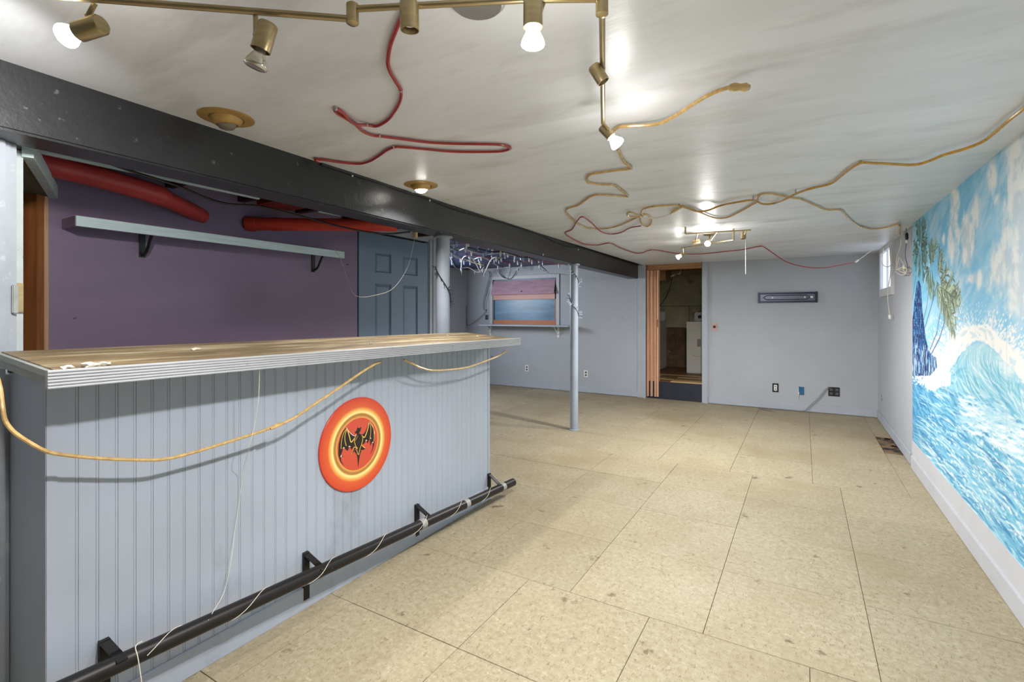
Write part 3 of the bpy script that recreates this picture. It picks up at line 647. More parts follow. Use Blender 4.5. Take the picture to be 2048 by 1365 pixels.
# vertical sheet seams are built as real gaps further down
# far water + rock
rock = mpl([(1825, 640), (1829, 600), (1834, 566), (1838, 560), (1842, 575), (1844, 610), (1847, 640), (1851, 675), (1857, 700), (1864, 712), (1872, 716), (1874, 735), (1860, 752), (1825, 752)])
rk = inside(rock); rn = vnoise(Q * 110, V * 48, 41); rn2 = fbm(Q * 30, V * 12, 3, 45)
# water body
water_top = mpl([(1825, 742), (1850, 750), (1900, 775), (2048, 800), (2300, 900)])
wz = np.interp(Q, water_top[:, 0], water_top[:, 1]); wat = sm(.0, .03, wz - V + .02 * (fbm(Q * 12, V * 12, 3, 50) - .5))
fl = (V + Q * .30); s1 = fbm(Q * 5 + V * 3, fl * 46, 4, 61); s2 = fbm(Q * 9, (V + Q * .42) * 70, 4, 67); s3 = vnoise(Q * 40, V * 60, 71)
wc = mixc((66, 152, 202), (126, 198, 226), sm(.0, 1.6, Q + .5 * (s1 - .5)))
wc = mixc(wc, np.array((56, 136, 184.)), sm(.60, .42, s1 * .8 + .1) * .5)
wc = mixc(wc, np.array((222, 240, 246.)), sm(.55, .75, s2) * .5)
wc = mixc(wc, np.array((190, 226, 238.)), sm(.52, .75, s1) * .5)
wc = mixc(wc, np.array((120, 150, 160.)), sm(.66, .8, fbm(Q * 4, (V + Q * .45) * 14, 4, 77)) * .5)
put(wat, wc)
# the wave: face inside the arch
eq, ev = mp_(1903, 752)
arch = mpl([(1898, 752), (1905, 728), (1917, 708), (1932, 694), (1950, 684), (1963, 684), (1985, 694), (2010, 718), (2048, 755), (2110, 815), (2200, 900), (2200, 1000), (2048, 850), (1990, 810), (1940, 790), (1905, 775)])
ia = inside(arch); ang = np.arctan2(V - ev, Q - eq); rad = np.hypot(V - ev, Q - eq)
ws = fbm(ang * 14 + rad * 2, rad * 1.6, 4, 81); ws2 = fbm(ang * 26 + rad * 3, rad * 3, 3, 83)
fc = mixc((120, 196, 218), (176, 220, 232), sm(.35, .6, ws)); fc = mixc(fc, np.array((236, 246, 248.)), sm(.56, .68, ws2) * (.35 + .5 * sm(.5, 1.2, rad)))
fc = mixc(fc, np.array((84, 168, 196.)), sm(.5, .36, ws) * .5)
put(sm(.0, .02, np.where(ia, seg_dist(arch, True), 0)), fc)
rp = np.random.default_rng(12)
def pxs(L_): return [mp_(*p) for p in L_]
def in_px(x, y, poly):
    r = False; n_ = len(poly)
    for i in range(n_):
        x1, y1 = poly[i]; x2, y2 = poly[(i + 1) % n_]
        if (y1 > y) != (y2 > y) and x < (x2 - x1) * (y - y1) / (y2 - y1) + x1: r = not r
    return r
WHT, CY1, CY2, DP = (242, 248, 250), (176, 222, 238), (112, 190, 222), (52, 132, 186)
# long flowing strokes of the open water
for k in range(1900):
    x = 1822 + 330 * rp.random() ** .9; yb = 770 + .10 * (x - 1825); yl = 885 + 1.07 * (x - 1825) + 30; f_ = rp.random(); y = yb + (yl - yb) * f_
    sl = (.55 + .7 * f_) * (.9 + .3 * rp.random()); L_ = (10 + 40 * rp.random()) * (.5 + f_); cv = -.0015 * L_
    c_ = (WHT, CY1, CY2, CY2, DP)[rp.integers(5)]; pts = [(x + L_ * t, y + sl * L_ * t + cv * L_ * t * (1 - t) * 4 * 3) for t in (0, .35, .7, 1)]
    pst(pxs(pts), .0035 + .007 * rp.random(), c_, .35 + .45 * rp.random())
# specks of foam on the water
for k in range(450):
    x = 1850 + 300 * rp.random(); y = 800 + (.2 + .8 * rp.random()) * (100 + .9 * (x - 1825)); L_ = 2 + 5 * rp.random(); pst(pxs([(x, y), (x + L_, y + 1.0 * L_)]), .003 + .005 * rp.random(), WHT, .7)
# ribs running down the wave face and fanning to the right
for k in range(420):
    u_ = rp.random(); xa = 1908 + 200 * u_; ya = np.interp(xa, [1905, 1917, 1932, 1950, 1963, 1985, 2010, 2048, 2110], [735, 708, 694, 686, 686, 696, 720, 757, 817]) + 4
    hgt = (75 + 60 * rp.random()) * (1 + .3 * u_); st = rp.random() * .5; rt = 22 + 80 * u_ + 20 * rp.random()
    pts = [(xa + rt * t ** 2.4 - 6 * math.sin(math.pi * t), ya + hgt * t) for t in np.linspace(st, min(st + .5, 1), 6)]
    pst(pxs(pts), .004 + .006 * rp.random(), (WHT, CY1, (150, 212, 230), (96, 176, 206))[rp.integers(4)], .35 + .4 * rp.random())
# bright ripples where the face meets the water
for k in range(400):
    x = 1915 + 190 * rp.random(); y0_ = 775 + .55 * (x - 1905) + 70 * rp.random(); L_ = 10 + 26 * rp.random(); pts = [(x + L_ * t, y0_ + L_ * (.75 * t - .5 * t * t) * (1.6 - .8 * rp.random())) for t in (0, .33, .66, 1)]
    pst(pxs(pts), .004 + .007 * rp.random(), WHT if rp.random() < .55 else CY1, .4 + .4 * rp.random())
# foam crest: a core band built of short strokes plus spray flying outwards
cp_px = [(1856, 772), (1868, 752), (1884, 730), (1900, 706), (1916, 686), (1934, 672), (1955, 664), (1980, 674), (2010, 702), (2048, 742), (2110, 805), (2180, 875)]
cw_px = [16, 17, 17, 16, 15, 13, 11, 10, 10, 11, 13, 14]
def crest_at(t): i = min(int(t * 11), 10); f_ = t * 11 - i; a_, b_ = cp_px[i], cp_px[i + 1]; return a_[0] + (b_[0] - a_[0]) * f_, a_[1] + (b_[1] - a_[1]) * f_, cw_px[i] + (cw_px[i + 1] - cw_px[i]) * f_, math.atan2(b_[1] - a_[1], b_[0] - a_[0])
for k in range(1500):
    x, y, w_, an_ = crest_at(rp.random()); o_ = (rp.random() - .5) * 2 * w_; x += -math.sin(an_) * o_ * -1; y += math.cos(an_) * o_ * -1 * 1.0
    L_ = 6 + 12 * rp.random(); da = an_ + rp.normal() * .45; pst(pxs([(x - L_ / 2 * math.cos(da), y - L_ / 2 * math.sin(da)), (x + L_ / 2 * math.cos(da), y + L_ / 2 * math.sin(da))]), .008 + .014 * rp.random(), (246, 245, 241) if rp.random() < .88 else (206, 226, 234), .85)
for k in range(1500):
    t_ = rp.random(); x, y, w_, an_ = crest_at(t_); ds = w_ + abs(rp.normal()) * (26 if .25 < t_ < .75 else 14); na = an_ - math.pi / 2 + rp.normal() * .3; x1 = x + math.cos(na) * ds; y1 = y + math.sin(na) * ds; L_ = 1.5 + 6 * rp.random() * (1.2 - min(ds / 80, 1))
    pst(pxs([(x1, y1), (x1 + math.cos(na) * L_, y1 + math.sin(na) * L_)]), .003 + .006 * rp.random(), (246, 246, 243), .8)
# tube mouth and the foam at its foot
for k in range(60):
    a0 = rp.random() * 6.28; rr_ = .4 + .6 * rp.random(); pst(pxs([(1905 + 9 * rr_ * math.cos(a0 + d_), 752 + 17 * rr_ * math.sin(a0 + d_)) for d_ in (0, .4, .8)]), .006, ((150, 208, 226), (214, 236, 242), (96, 172, 204))[rp.integers(3)], .6)
for k in range(260):
    x = 1850 + 48 * rp.random(); y = 752 + 26 * rp.random() - .15 * (x - 1850); pst(pxs([(x, y), (x + 5 * rp.random(), y - 8 * rp.random())]), .012 + .012 * rp.random(), (246, 246, 244), .85)
fn = fbm(Q * 22, V * 22, 5, 95)
# rock over water edge
put(sm(-.006, .004, np.where(rk, seg_dist(rock, True), -seg_dist(rock, True)) + .014 * (rn2 - .5)), mixc((16, 40, 92), (30, 84, 150), sm(.45, .65, rn2)))
put(rk * sm(.68, .8, rn) * .9, (112, 186, 228)); put(rk * sm(1.10, 1.02, V) * sm(.5, .7, vnoise(Q * 60, V * 20, 44)) * .8, (206, 228, 244))
# palms
def line(L_, wd, c, op=1.): put(sm(wd, wd * .55, seg_dist(mpl(L_))) * op, c)
for L_ in ([(1838, 515), (1832, 550), (1825, 600)], [(1860, 560), (1854, 610), (1847, 642)], [(1874, 570), (1862, 615), (1850, 655)], [(1883, 610), (1874, 665), (1860, 700)], [(1891, 638), (1880, 675), (1863, 708)]): line(L_, .010, (112, 112, 148))
fr = np.random.default_rng(5)
def frond(a, b, bow=0, wd=.04, c=(84, 116, 92)):
    A = np.array(mp_(*a)); B = np.array(mp_(*b)); D_ = B - A; n_ = np.array([-D_[1], D_[0]]); ln_ = np.hypot(*D_)
    sp_ = lambda t: A + D_ * t + n_ * bow * math.sin(math.pi * t) * .6
    cs = [np.array(c) * .62, np.array(c) * .85, np.array(c) * 1.0, np.minimum(np.array(c) * 1.22 + 8, 255)]
    for k in range(int(16 + ln_ * 60)):
        t = .08 + .9 * fr.random(); p = sp_(t); d_ = (sp_(min(t + .05, 1)) - sp_(t - .05)); d_ = d_ / (np.hypot(*d_) + 1e-9); sd = 1 if fr.random() < .5 else -1; an_ = sd * (.35 + .5 * fr.random())
        r_ = np.array([d_[0] * math.cos(an_) - d_[1] * math.sin(an_), d_[0] * math.sin(an_) + d_[1] * math.cos(an_)]); L_ = wd * (1.1 + 1.3 * fr.random()) * math.sin(math.pi * min(.15 + .75 * t, 1)) + .012
        pst([p, p + r_ * L_ * .6, p + r_ * L_ + np.array([0, -.12 * L_])], .005 + .004 * fr.random(), cs[fr.integers(4)], .9)
    pst([sp_(t) for t in np.linspace(0, 1, 6)], .006, cs[0], .9)
for a, b, bw in (((1840, 495), (1833, 448), 0), ((1840, 495), (1840, 440), .05), ((1841, 495), (1847, 438), -.05), ((1842, 495), (1851, 446), -.1), ((1841, 492), (1853, 476), -.3), ((1838, 498), (1828, 482), .2), ((1838, 500), (1826, 515), -.3), ((1839, 500), (1830, 533), -.15), ((1840, 500), (1838, 550), .05), ((1842, 500), (1848, 556), .1), ((1843, 498), (1852, 532), .2), ((1843, 496), (1854, 508), .3)): frond(a, b, bw, .042, (92, 122, 104))
for a, b, bw in (((1862, 535), (1860, 488), .05), ((1862, 533), (1866, 482), 0), ((1864, 533), (1872, 478), -.05), ((1860, 536), (1856, 570), -.2), ((1861, 538), (1860, 592), .05), ((1863, 538), (1868, 588), .1), ((1858, 535), (1855, 555), -.3)): frond(a, b, bw, .046, (118, 142, 116))
for a, b, bw in (((1875, 552), (1880, 505), 0), ((1877, 550), (1886, 512), -.1), ((1878, 552), (1896, 532), -.35), ((1880, 556), (1908, 552), -.3), ((1880, 560), (1918, 572), -.25), ((1880, 565), (1922, 590), -.15), ((1879, 568), (1920, 614), -.1), ((1878, 570), (1912, 640), -.05), ((1876, 570), (1910, 664), 0), ((1875, 570), (1896, 640), .03), ((1874, 568), (1884, 615), .1), ((1873, 560), (1878, 600), .1), ((1880, 570), (1902, 620), 0), ((1882, 575), (1914, 600), 0), ((1885, 590), (1905, 655), 0)): frond(a, b, bw, .058, (152, 168, 140))
col = np.clip(col, 0, 255)
mural = thing('ocean_mural', 'painted mural of breaking blue wave, clouds and palm trees on the right wall', 'mural', (MX, (MY0 + MY1) / 2, MZ0))
# wallpaper sheets: split at the seams seen in the photograph
seams = [0, mp_(1950, 420)[0], mp_(2013, 420)[0], mp_(2013, 420)[0] * 2 - mp_(1950, 420)[0] + .25, MY1 - MY0 + .001]
lc = lin(col); rgba = np.concatenate([lc, np.ones(Q.shape + (1,))], -1)
M_mur = bpy.data.materials.new('mural_print'); M_mur.use_nodes = True; nt = M_mur.node_tree; at = nt.nodes.new('ShaderNodeAttribute'); at.attribute_name = 'Col'
nt.links.new(at.outputs['Color'], nt.nodes['Principled BSDF'].inputs['Base Color']); nt.nodes['Principled BSDF'].inputs['Roughness'].default_value = .5
qv = MY1 - gy
for s in range(4):
    i0 = int(np.searchsorted(qv, seams[s])); i1 = int(np.searchsorted(qv, seams[s + 1]))
    i1 = min(i1, ny - 1)
    if i1 <= i0: continue
    idx = np.arange(i0, i1 + 1); m_ = len(idx)
    yv = gy[idx].copy(); yv[0] -= .0012 if s else 0; 
    co = np.zeros((m_, nz_, 3)); co[..., 0] = MX; co[..., 1] = yv[:, None]; co[..., 2] = gz[None, :]
    ids = np.arange(m_ * nz_).reshape(m_, nz_); f = np.stack([ids[:-1, :-1], ids[:-1, 1:], ids[1:, 1:], ids[1:, :-1]], -1).reshape(-1, 4)
    me = bpy.data.meshes.new('mural_sheet'); me.vertices.add(m_ * nz_); me.vertices.foreach_set('co', co.reshape(-1)); me.loops.add(len(f) * 4); me.loops.foreach_set('vertex_index', f.reshape(-1))
    me.polygons.add(len(f)); me.polygons.foreach_set('loop_start', np.arange(0, len(f) * 4, 4)); me.polygons.foreach_set('loop_total', np.full(len(f), 4)); me.update(calc_edges=True)
    ca = me.color_attributes.new('Col', 'FLOAT_COLOR', 'POINT'); ca.data.foreach_set('color', rgba[idx].reshape(-1).astype(np.float32)); me.materials.append(M_mur)
    o = bpy.data.objects.new('mural_sheet', me); C.objects.link(o); o.parent = mural; o.matrix_parent_inverse = Matrix.Translation(-mural.location)
M_bandm = mat('light_band', (196, 198, 204), .55, var=.03)
box('mural_backing', M_bandm, MX + .0006, WR, MY0 - .01, MY1 + .004, .0, CEIL, mural)
bb = box('baseboard_right', mat('base_light', (188, 191, 198), .5, var=.04), MX - .012, MX + .001, -2.6, MY1 + .004, 0, .105, bevel=.004); struct(bb, 'light grey baseboard beneath the mural', 'baseboard')
bd = box('trim_8', M_bandm, MX - .003, MX + .001, -2.6, MY1 + .004, .10, MZ0 + .004); struct(bd, 'plain light grey band between mural and baseboard', 'trim')
# ================================================================== CEILING FIXTURES
def head(parent, pos, d, stem_from, bulb=None, r=.021, L_=.062, lit=False):
    """a cylindrical spot head: brass can, stem, optional reflector bulb that points along d"""
    d = Vector(d).normalized(); pos = Vector(pos)
    bm = bmesh.new(); M = zalign(pos, d); bm_lathe(bm, [(r * .86, -L_ / 2), (r, -L_ / 2 + .004), (r, L_ / 2), (r - .002, L_ / 2), (r - .002, L_ / 2 - .018), (.001, L_ / 2 - .02)], M, 24)
    h_ = obj('spot_head', bm, M_brass, None, smooth=True); subparent(h_, parent)
    bm = bmesh.new(); sf = Vector(stem_from); perp = (sf - pos) - d * (sf - pos).dot(d); q = pos + perp.normalized() * (r + .004)
    bm_tube(bm, [sf, sf + (q - sf) * .5, q], .0055, 8); bm_tube(bm, [pos + perp.normalized() * (r - .003), q + perp.normalized() * .003], .006, 8); subparent(obj('swivel_stem', bm, M_brass, None, smooth=True), h_)
    if bulb:
        M = zalign(pos + d * (L_ / 2 - .012), d); bm = bmesh.new(); bm_lathe(bm, [(.011, -.004), (.0115, .012), (.013, .018), (.018, .028), (.0245, .042), (.0255, .048), (.0245, .05)], M, 24); bb_ = obj('bulb', bm, M_lit if bulb == 'lit' and lit == 'all' else M_glass, None, smooth=True); subparent(bb_, h_)
        bm = bmesh.new(); bm_lathe(bm, [(.024, .0495), (.022, .052), (.012, .0525), (.001, .053)], M, 24); subparent(obj('bulb_face', bm, M_lit if bulb == 'lit' else M_glass, None, smooth=True), h_)
    else:
        M = zalign(pos + d * (L_ / 2 - .03), d); bm = bmesh.new(); bm_lathe(bm, [(.012, 0), (.013, .018), (.009, .02), (.001, .016)], M, 16); subparent(obj('lamp_socket', bm, M_white, None, smooth=True), h_)
    return pos + d * (L_ / 2 + .05)
def rod(parent, a, b, r=.0075): bm = bmesh.new(); bm_tube(bm, [a, b], r, 10); subparent(obj('rod', bm, M_brass, None, smooth=True), parent)
def joint(parent, p, h0, h1, r=.014):
    bm = bmesh.new(); bm_lathe(bm, [(r * .6, h0), (r, h0 + .004), (r, h1 - .004), (r * .6, h1)], Matrix.Translation((p[0], p[1], 0)), 16); subparent(obj('rod_joint', bm, M_brass, None, smooth=True), parent)
def spot(name, p, aim, power, parent, cone=165, size=.03):
    d = Vector(aim).normalized(); o = light(name, 'SPOT', p, power, (1, .985, .965), size, d.to_track_quat('-Z', 'Y').to_euler(), None, cone, .7); subparent(o, parent); return o
zr1, zr2 = CEIL - .085, CEIL - .062
g1 = thing('track_light', 'zigzag brass track light with five spot heads above the bar', 'track light', (-.57, .95, CEIL)); 

a = onZ(60, -12, zr1); b = onZ(705, 38, zr1); c = onZ(714, 20, zr2); e = onZ(1060, -1, zr2)
rod(g1, a, b); joint(g1, b, zr1 - .014, zr2 + .014); rod(g1, Vector((b.x, b.y, zr2)), e)
e2_ = onZ(1204, -2, zr2); rod(g1, e, Vector((e2_.x, e2_.y, zr2))); joint(g1, e2_, zr1 - .016, zr2 + .014)
f1 = onZ(1206, 246, zr1); rod(g1, Vector((e2_.x, e2_.y, zr1)), f1 + Vector((0, 0, 0)))
cp = onZ(955, 2, CEIL - .01); bm = bmesh.new(); bm_lathe(bm, [(.068, CEIL + .002), (.068, CEIL - .012), (.058, CEIL - .022), (.001, CEIL - .023)], Matrix.Translation((cp.x, cp.y, 0)), 32); subparent(obj('canopy', bm, mat('steel_canopy', (150, 150, 146), .35, .7), None, smooth=True), g1)
bm = bmesh.new(); bm_tube(bm, [Vector((cp.x, cp.y, CEIL - .018)), onZ(955, 5.5, zr2)], .008, 10); subparent(obj('canopy_stem', bm, M_brass, None, smooth=True), g1)
def arms(px, py, z): p = onZ(px, py, z); return p
# head 1 (lit, turned away to the left)
LP = []
h1 = onZ(181, 56, zr1 - .05); d_ = (onZ(135, 62, zr1 - .05) - h1); LP.append((head(g1, h1, d_ + Vector((0, 0, -.01)), onZ(190, 6, zr1), 'lit', lit='all'), d_ + Vector((0, 0, -.05))))
h2 = onZ(529, 74, zr1 - .06); head(g1, h2, RT * -.32 + Vector((0, 0, -1)) + FW * .02, onZ(511, 26, zr1), 'off')
h3 = onZ(819, 32, zr2 - .035); head(g1, h3, Vector((0, 0, -1)) + FW * .1, onZ(815, 12, zr2), None)
h4 = onZ(1066, 26, zr2 - .055); LP.append((head(g1, h4, Vector((0, 0, -1)) + FW * .03, onZ(1088, 2, zr2), 'lit', lit='all'), Vector((0, 0, -1))))
h5 = onZ(1197, 148, zr1 - .03); head(g1, h5, Vector((.45, .2, -.8)), onZ(1207, 136, zr1), None, r=.017, L_=.052)
h6 = onZ(1213, 264, zr1 - .025); LP.append((head(g1, h6, Vector((.6, .2, -.75)), f1, 'lit', r=.017, L_=.052, lit='all'), Vector((.3, .2, -.9))))
for i, (p, d_) in enumerate(LP): spot('spot_lamp', p + Vector(d_).normalized() * .02, d_, BULB * (.32 if i == 0 else 1), g1)
for p in LP[1:]:   # stray light from the open reflector backs
    subparent(light('bulb_glow', 'POINT', p[0] + Vector((0, 0, -.03)), .9, (1, .97, .93), .03), g1)
# far fixture
g2 = thing('track_light', 'small brass track light with spot heads on the ceiling before the laundry doorway', 'track light', (-.8, 5.1, CEIL))
zf1, zf2 = CEIL - .06, CEIL - .10
r1a, r1b = onZ(1371, 468, zf1), onZ(1502, 460, zf1); rod(g2, r1a, r1b, .006); r2a, r2b = onZ(1362, 496, zf2), onZ(1467, 480, zf2); rod(g2, r2a, r2b, .006)
rod(g2, onZ(1371, 468, zf1), Vector((r1a.x, r1a.y, CEIL)), .008); rod(g2, r2b, Vector((r2b.x, r2b.y, CEIL)), .008)
pm_ = onZ(1418, 487, zf2); bm = bmesh.new(); bm_lathe(bm, [(.06, CEIL + .002), (.06, CEIL - .015), (.001, CEIL - .02)], Matrix.Translation((pm_.x, pm_.y + .05, 0)), 28); subparent(obj('canopy', bm, M_brass, None, smooth=True), g2)
rod(g2, (pm_.x, pm_.y + .05, CEIL), pm_, .007); rod(g2, pm_, Vector((r1a.x * .5 + r1b.x * .5, r1a.y * .5 + r1b.y * .5, zf1)), .005)
hp = onZ(1487, 471, zf1 - .03); head(g2, hp, (0, -.1, -1), onZ(1492, 462, zf1), None)
cp_ = onZ(1491, 478, zf1 - .06); subparent(tube('white_strand', M_white, [cp_ + Vector((0, 0, .03)), cp_ + Vector((0, 0, -.1)), cp_ + Vector((.002, 0, -.30))], .0016, None, sides=5), g2)  # thin white strand running straight down below the spot head
hp = onZ(1393, 484, zf1 - .04); head(g2, hp, (-1, .1, -.15), onZ(1395, 467, zf1), None)
hp = onZ(1416, 486, zf2 - .005); q1 = head(g2, hp, (.1, -1, -.25), onZ(1420, 480, zf2 + .03), 'lit', lit='all')
hp = onZ(1366, 509, zf2 - .03); q2 = head(g2, hp, (-.75, -.5, -.5), onZ(1367, 497, zf2), 'lit', lit='all')
spot('spot_lamp', q1 + Vector((0, -.02, -.02)), (.05, .12, -1), BULB * 1.75, g2, 178); spot('spot_lamp', q2, (-.25, .15, -1), BULB * .5, g2, 178)
subparent(light('bulb_glow', 'POINT', q1 + Vector((0, -.05, -.06)), 3.5, (1, .97, .93), .04), g2)
# recessed eyeball lights
for (px, py), lit_ in (((453, 235), False), ((842, 370), True)):
    p = onZ(px, py, CEIL); t = thing('recessed_light', 'gold eyeball downlight glowing beside the black beam' if lit_ else 'unlit gold eyeball downlight over the near part of the bar', 'light', (p.x, p.y, CEIL))
    M = Matrix.Translation((p.x, p.y, CEIL)) @ Matrix.Rotation(math.pi, 4, 'X')
    subparent(lathe('trim_ring', M_brassgold, [(.098, -.002), (.098, .003), (.09, .006), (.062, .007), (.058, .001), (.001, .0005)], M, sides=40), t)
    subparent(lathe('eyeball', M_brassgold, [(.058, 0), (.056, .012), (.05, .022), (.042, .029), (.038, .03), (.036, .024), (.001, .022)], M @ Matrix.Rotation(.1, 4, 'X'), sides=32), t)
    subparent(lathe('lens_bulb', M_lit if lit_ else mat('dim_lens', (120, 112, 96), .2), [(.035, .022), (.034, .032), (.026, .042), (.012, .047), (.001, .048)], M, sides=24), t)
    if lit_: spot('downlight_lamp', Vector((p.x, p.y, CEIL - .06)), (.15, 0, -1), BULB * .55, t, 150)
# ================================================================== ROPES & CABLES
def c2(L_): return [(600 + x * .31496, y * .31496) for x, y in L_]
def c3(L_): return [(1100 + x * .31496, 100 + y * .31496) for x, y in L_]
def c4(L_): return [(1500 + x * .3663, 200 + y * .3663) for x, y in L_]
def c7(L_): return [(860 + x * .2930, 460 + y * .2930) for x, y in L_]
def onceil(L_, drop=.010): return [onZ(x, y, CEIL - (drop[i] if hasattr(drop, '__len__') else drop)) for i, (x, y) in enumerate(L_)]
def rope(label, m, pts, r, clips=(), cat='rope light', name='rope_light', group=None, sides=8):
    t = thing(name, label, cat, tuple(pts[0]), group)
    run = catmull(pts, 6)
    for p in run: p.z = min(p.z, CEIL - r - .0006)          # rests against the ceiling, never in it
    subparent(tube('tubing', m, run, r, None, sides=sides, n=1), t)
    for p, q in clips:
        bm = bmesh.new(); M = zalign(Vector(p) - (Vector(q) - Vector(p)).normalized() * .006, Vector(q) - Vector(p)); bm_lathe(bm, [(r + .0005, 0), (r + .0016, .001), (r + .0016, .006), (r + .0005, .007)], M, 12)
        x, y, z = p; bm_box(bm, x - .004, x + .004, y - .004, y + .004, z, CEIL + .001); subparent(obj('clip', bm, M_clip, None), t)
    return t
RA = onceil(c2([(735, -25), (700, 15), (640, 120), (605, 200), (570, 300), (558, 400), (575, 460), (610, 520), (640, 575), (635, 640), (600, 710), (560, 760), (490, 800), (430, 795), (340, 765), (270, 715), (228, 692), (222, 703), (245, 725), (290, 752), (345, 785), (400, 835), (460, 860), (510, 866), (620, 880), (800, 903), (950, 912), (1100, 915), (1250, 918), (1315, 928), (1335, 942), (1310, 955), (1250, 963), (1100, 965), (950, 962), (800, 948), (650, 935), (600, 935), (550, 955), (500, 990), (440, 1025), (370, 1040), (250, 1030), (150, 1015), (95, 1012), (120, 1028)]), .009)
RA[14] += Vector((0, 0, -.012)); RA[20] += Vector((0, 0, .0))
rope('red rope light looping across the ceiling towards the black beam', M_redrope, RA, .0062, [(RA[8], RA[9]), (RA[13], RA[12]), (RA[16], RA[15]), (RA[23], RA[24]), (RA[30], RA[31]), (RA[37], RA[36])])
AA = onceil(c3([(395, 520), (430, 492), (470, 485), (600, 478), (700, 465), (800, 415), (900, 350), (1000, 290), (1080, 255), (1150, 234)]), [.012, .012, .015, .022, .03, .035, .04, .04, .04, .04])
t = rope('short amber rope light ending in a plug, hanging from the ceiling', M_amber, AA, .0068)
pl = onceil(c3([(1140, 238), (1170, 236), (1200, 236), (1240, 237), (1265, 238)]), .04)
bm = bmesh.new(); bm_tube(bm, pl[:3], [.010, .0135, .011], 12); bm_tube(bm, [pl[2] + (pl[3] - pl[2]) * -.1, pl[3], pl[4]], [.010, .0135, .009], 12); subparent(obj('plug', bm, M_amber, None, smooth=True), t)
AB = c3([(418, 600), (440, 650), (470, 710), (515, 750), (440, 762), (330, 778), (260, 790), (232, 818), (250, 845), (330, 855), (400, 858), (450, 890), (493, 930), (440, 928), (330, 920), (260, 930), (180, 985), (108, 1010), (105, 1040), (150, 1085), (230, 1130), (350, 1135), (440, 1115), (530, 1075), (600, 1045), (642, 1070), (640, 1105), (610, 1122), (578, 1095), (572, 1060), (560, 1060), (500, 1055), (490, 1040), (510, 1030), (560, 1050), (590, 1055), (580, 1030), (600, 1008), (680, 992), (820, 988), (900, 1010), (950, 1030), (1040, 1065), (1120, 1065), (1200, 1030), (1280, 985), (1318, 962), (1315, 942), (1340, 918), (1400, 912), (1470, 925), (1550, 942), (1600, 950), (1680, 985), (1760, 1015), (1840, 1015), (1870, 1040), (1920, 1090), (1980, 1130)]) + c4([(600, 690), (660, 704), (730, 699), (808, 680)])
dB = [.010] * len(AB)
for k_ in range(29, 34): dB[k_] = .026
for k_ in range(34, 37): dB[k_] = .042
PB = onceil(AB, dB); PB.append(onZ(1799, 452, CEIL - .05)); PB.append(onX(1799, 462, WR - .03))
t = rope('long amber rope light zigzagging over the ceiling to the small window corner', M_amber, PB, .0065, [(PB[3], PB[4]), (PB[12], PB[13]), (PB[17], PB[18]), (PB[39], PB[40]), (PB[52], PB[53]), (PB[55], PB[56])])
q = onceil(c3([(765, 1040), (800, 1015), (835, 1000)]), .014); bm = bmesh.new(); bm_tube(bm, q, [.008, .012, .007], 10); subparent(obj('connector', bm, mat('clear_amber', (214, 190, 130), .25), None, smooth=True), t)
q = onceil(c3([(765, 1040), (700, 1062), (640, 1070), (600, 1050)]), .060); subparent(tube('lead_wire', M_cord, q, .0025), t)
AC = c3([(832, 992), (930, 1024), (1000, 1020), (1080, 990), (1200, 965), (1290, 955), (1350, 978), (1420, 975), (1500, 945), (1560, 915), (1640, 885), (1780, 850), (1850, 800), (1920, 745), (1975, 717)]) + c4([(610, 342), (740, 348), (880, 355), (960, 340), (1060, 300), (1180, 265), (1270, 228), (1340, 175), (1420, 105), (1496, 45), (1580, -40)])
def clear(px, drops, other, gap=.020, reach=.12):
    """hang a rope below another one wherever their plans come close"""
    O = catmull(other, 6); out = []
    for (x, y), d_ in zip(px, drops):
        p = onZ(x, y, CEIL - d_); near = [q for q in O if math.hypot(q.x - p.x, q.y - p.y) < reach]
        out.append(onZ(x, y, CEIL - max([d_] + [CEIL - q.z + gap for q in near])))
    return out
PC = clear(AC, [.012] * 15 + [.012, .02, .03, .035, .035, .03, .025, .022, .02, .018, .015], PB)
rope('yellow rope light running along the ceiling above the ocean mural', M_amber2, PC, .0068, [(PC[5], PC[6]), (PC[9], PC[10]), (PC[14], PC[15])])
RB = c3([(575, 1118), (510, 1130), (450, 1160), (380, 1170), (320, 1150), (260, 1095), (205, 1060), (170, 1090), (140, 1140), (95, 1165), (150, 1205), (220, 1235), (300, 1240), (380, 1228), (450, 1260), (540, 1290), (590, 1288), (650, 1270), (750, 1285), (820, 1295), (960, 1296), (1120, 1280), (1230, 1268), (1330, 1248)])
PR = clear(RB, [.010] * len(RB), PB)
hang0 = PR[-1]; hang1 = Vector((WR - .04, 7.25, 0)); hd_ = (hang1 - hang0); hd_.z = 0; hn = Vector((hd_.y, -hd_.x, 0)).normalized()
HG = [onP(x, y, hang0, hn) for x, y in c4([(80, 806), (130, 840), (200, 885), (300, 912), (400, 918), (480, 905), (570, 888)])]
rope('thin red rope light sagging in front of the grey end wall', M_redrope, PR + HG, .0055, [(PR[9], PR[10]), (PR[13], PR[14]), (PR[17], PR[18])])
WC = [onP(x, y, hang0, hn) for x, y in c4([(575, 886), (620, 855), (670, 820), (730, 805)])]
t = thing('extension_cord', 'white cord joining the red rope light to the window corner', 'cord', tuple(WC[0]))
subparent(tube('cord', M_cord, WC, .004), t); bm = bmesh.new(); bm_tube(bm, [WC[0], WC[0] + (WC[1] - WC[0]) * .35], .011, 10); subparent(obj('connector', bm, M_white, None, smooth=True), t)
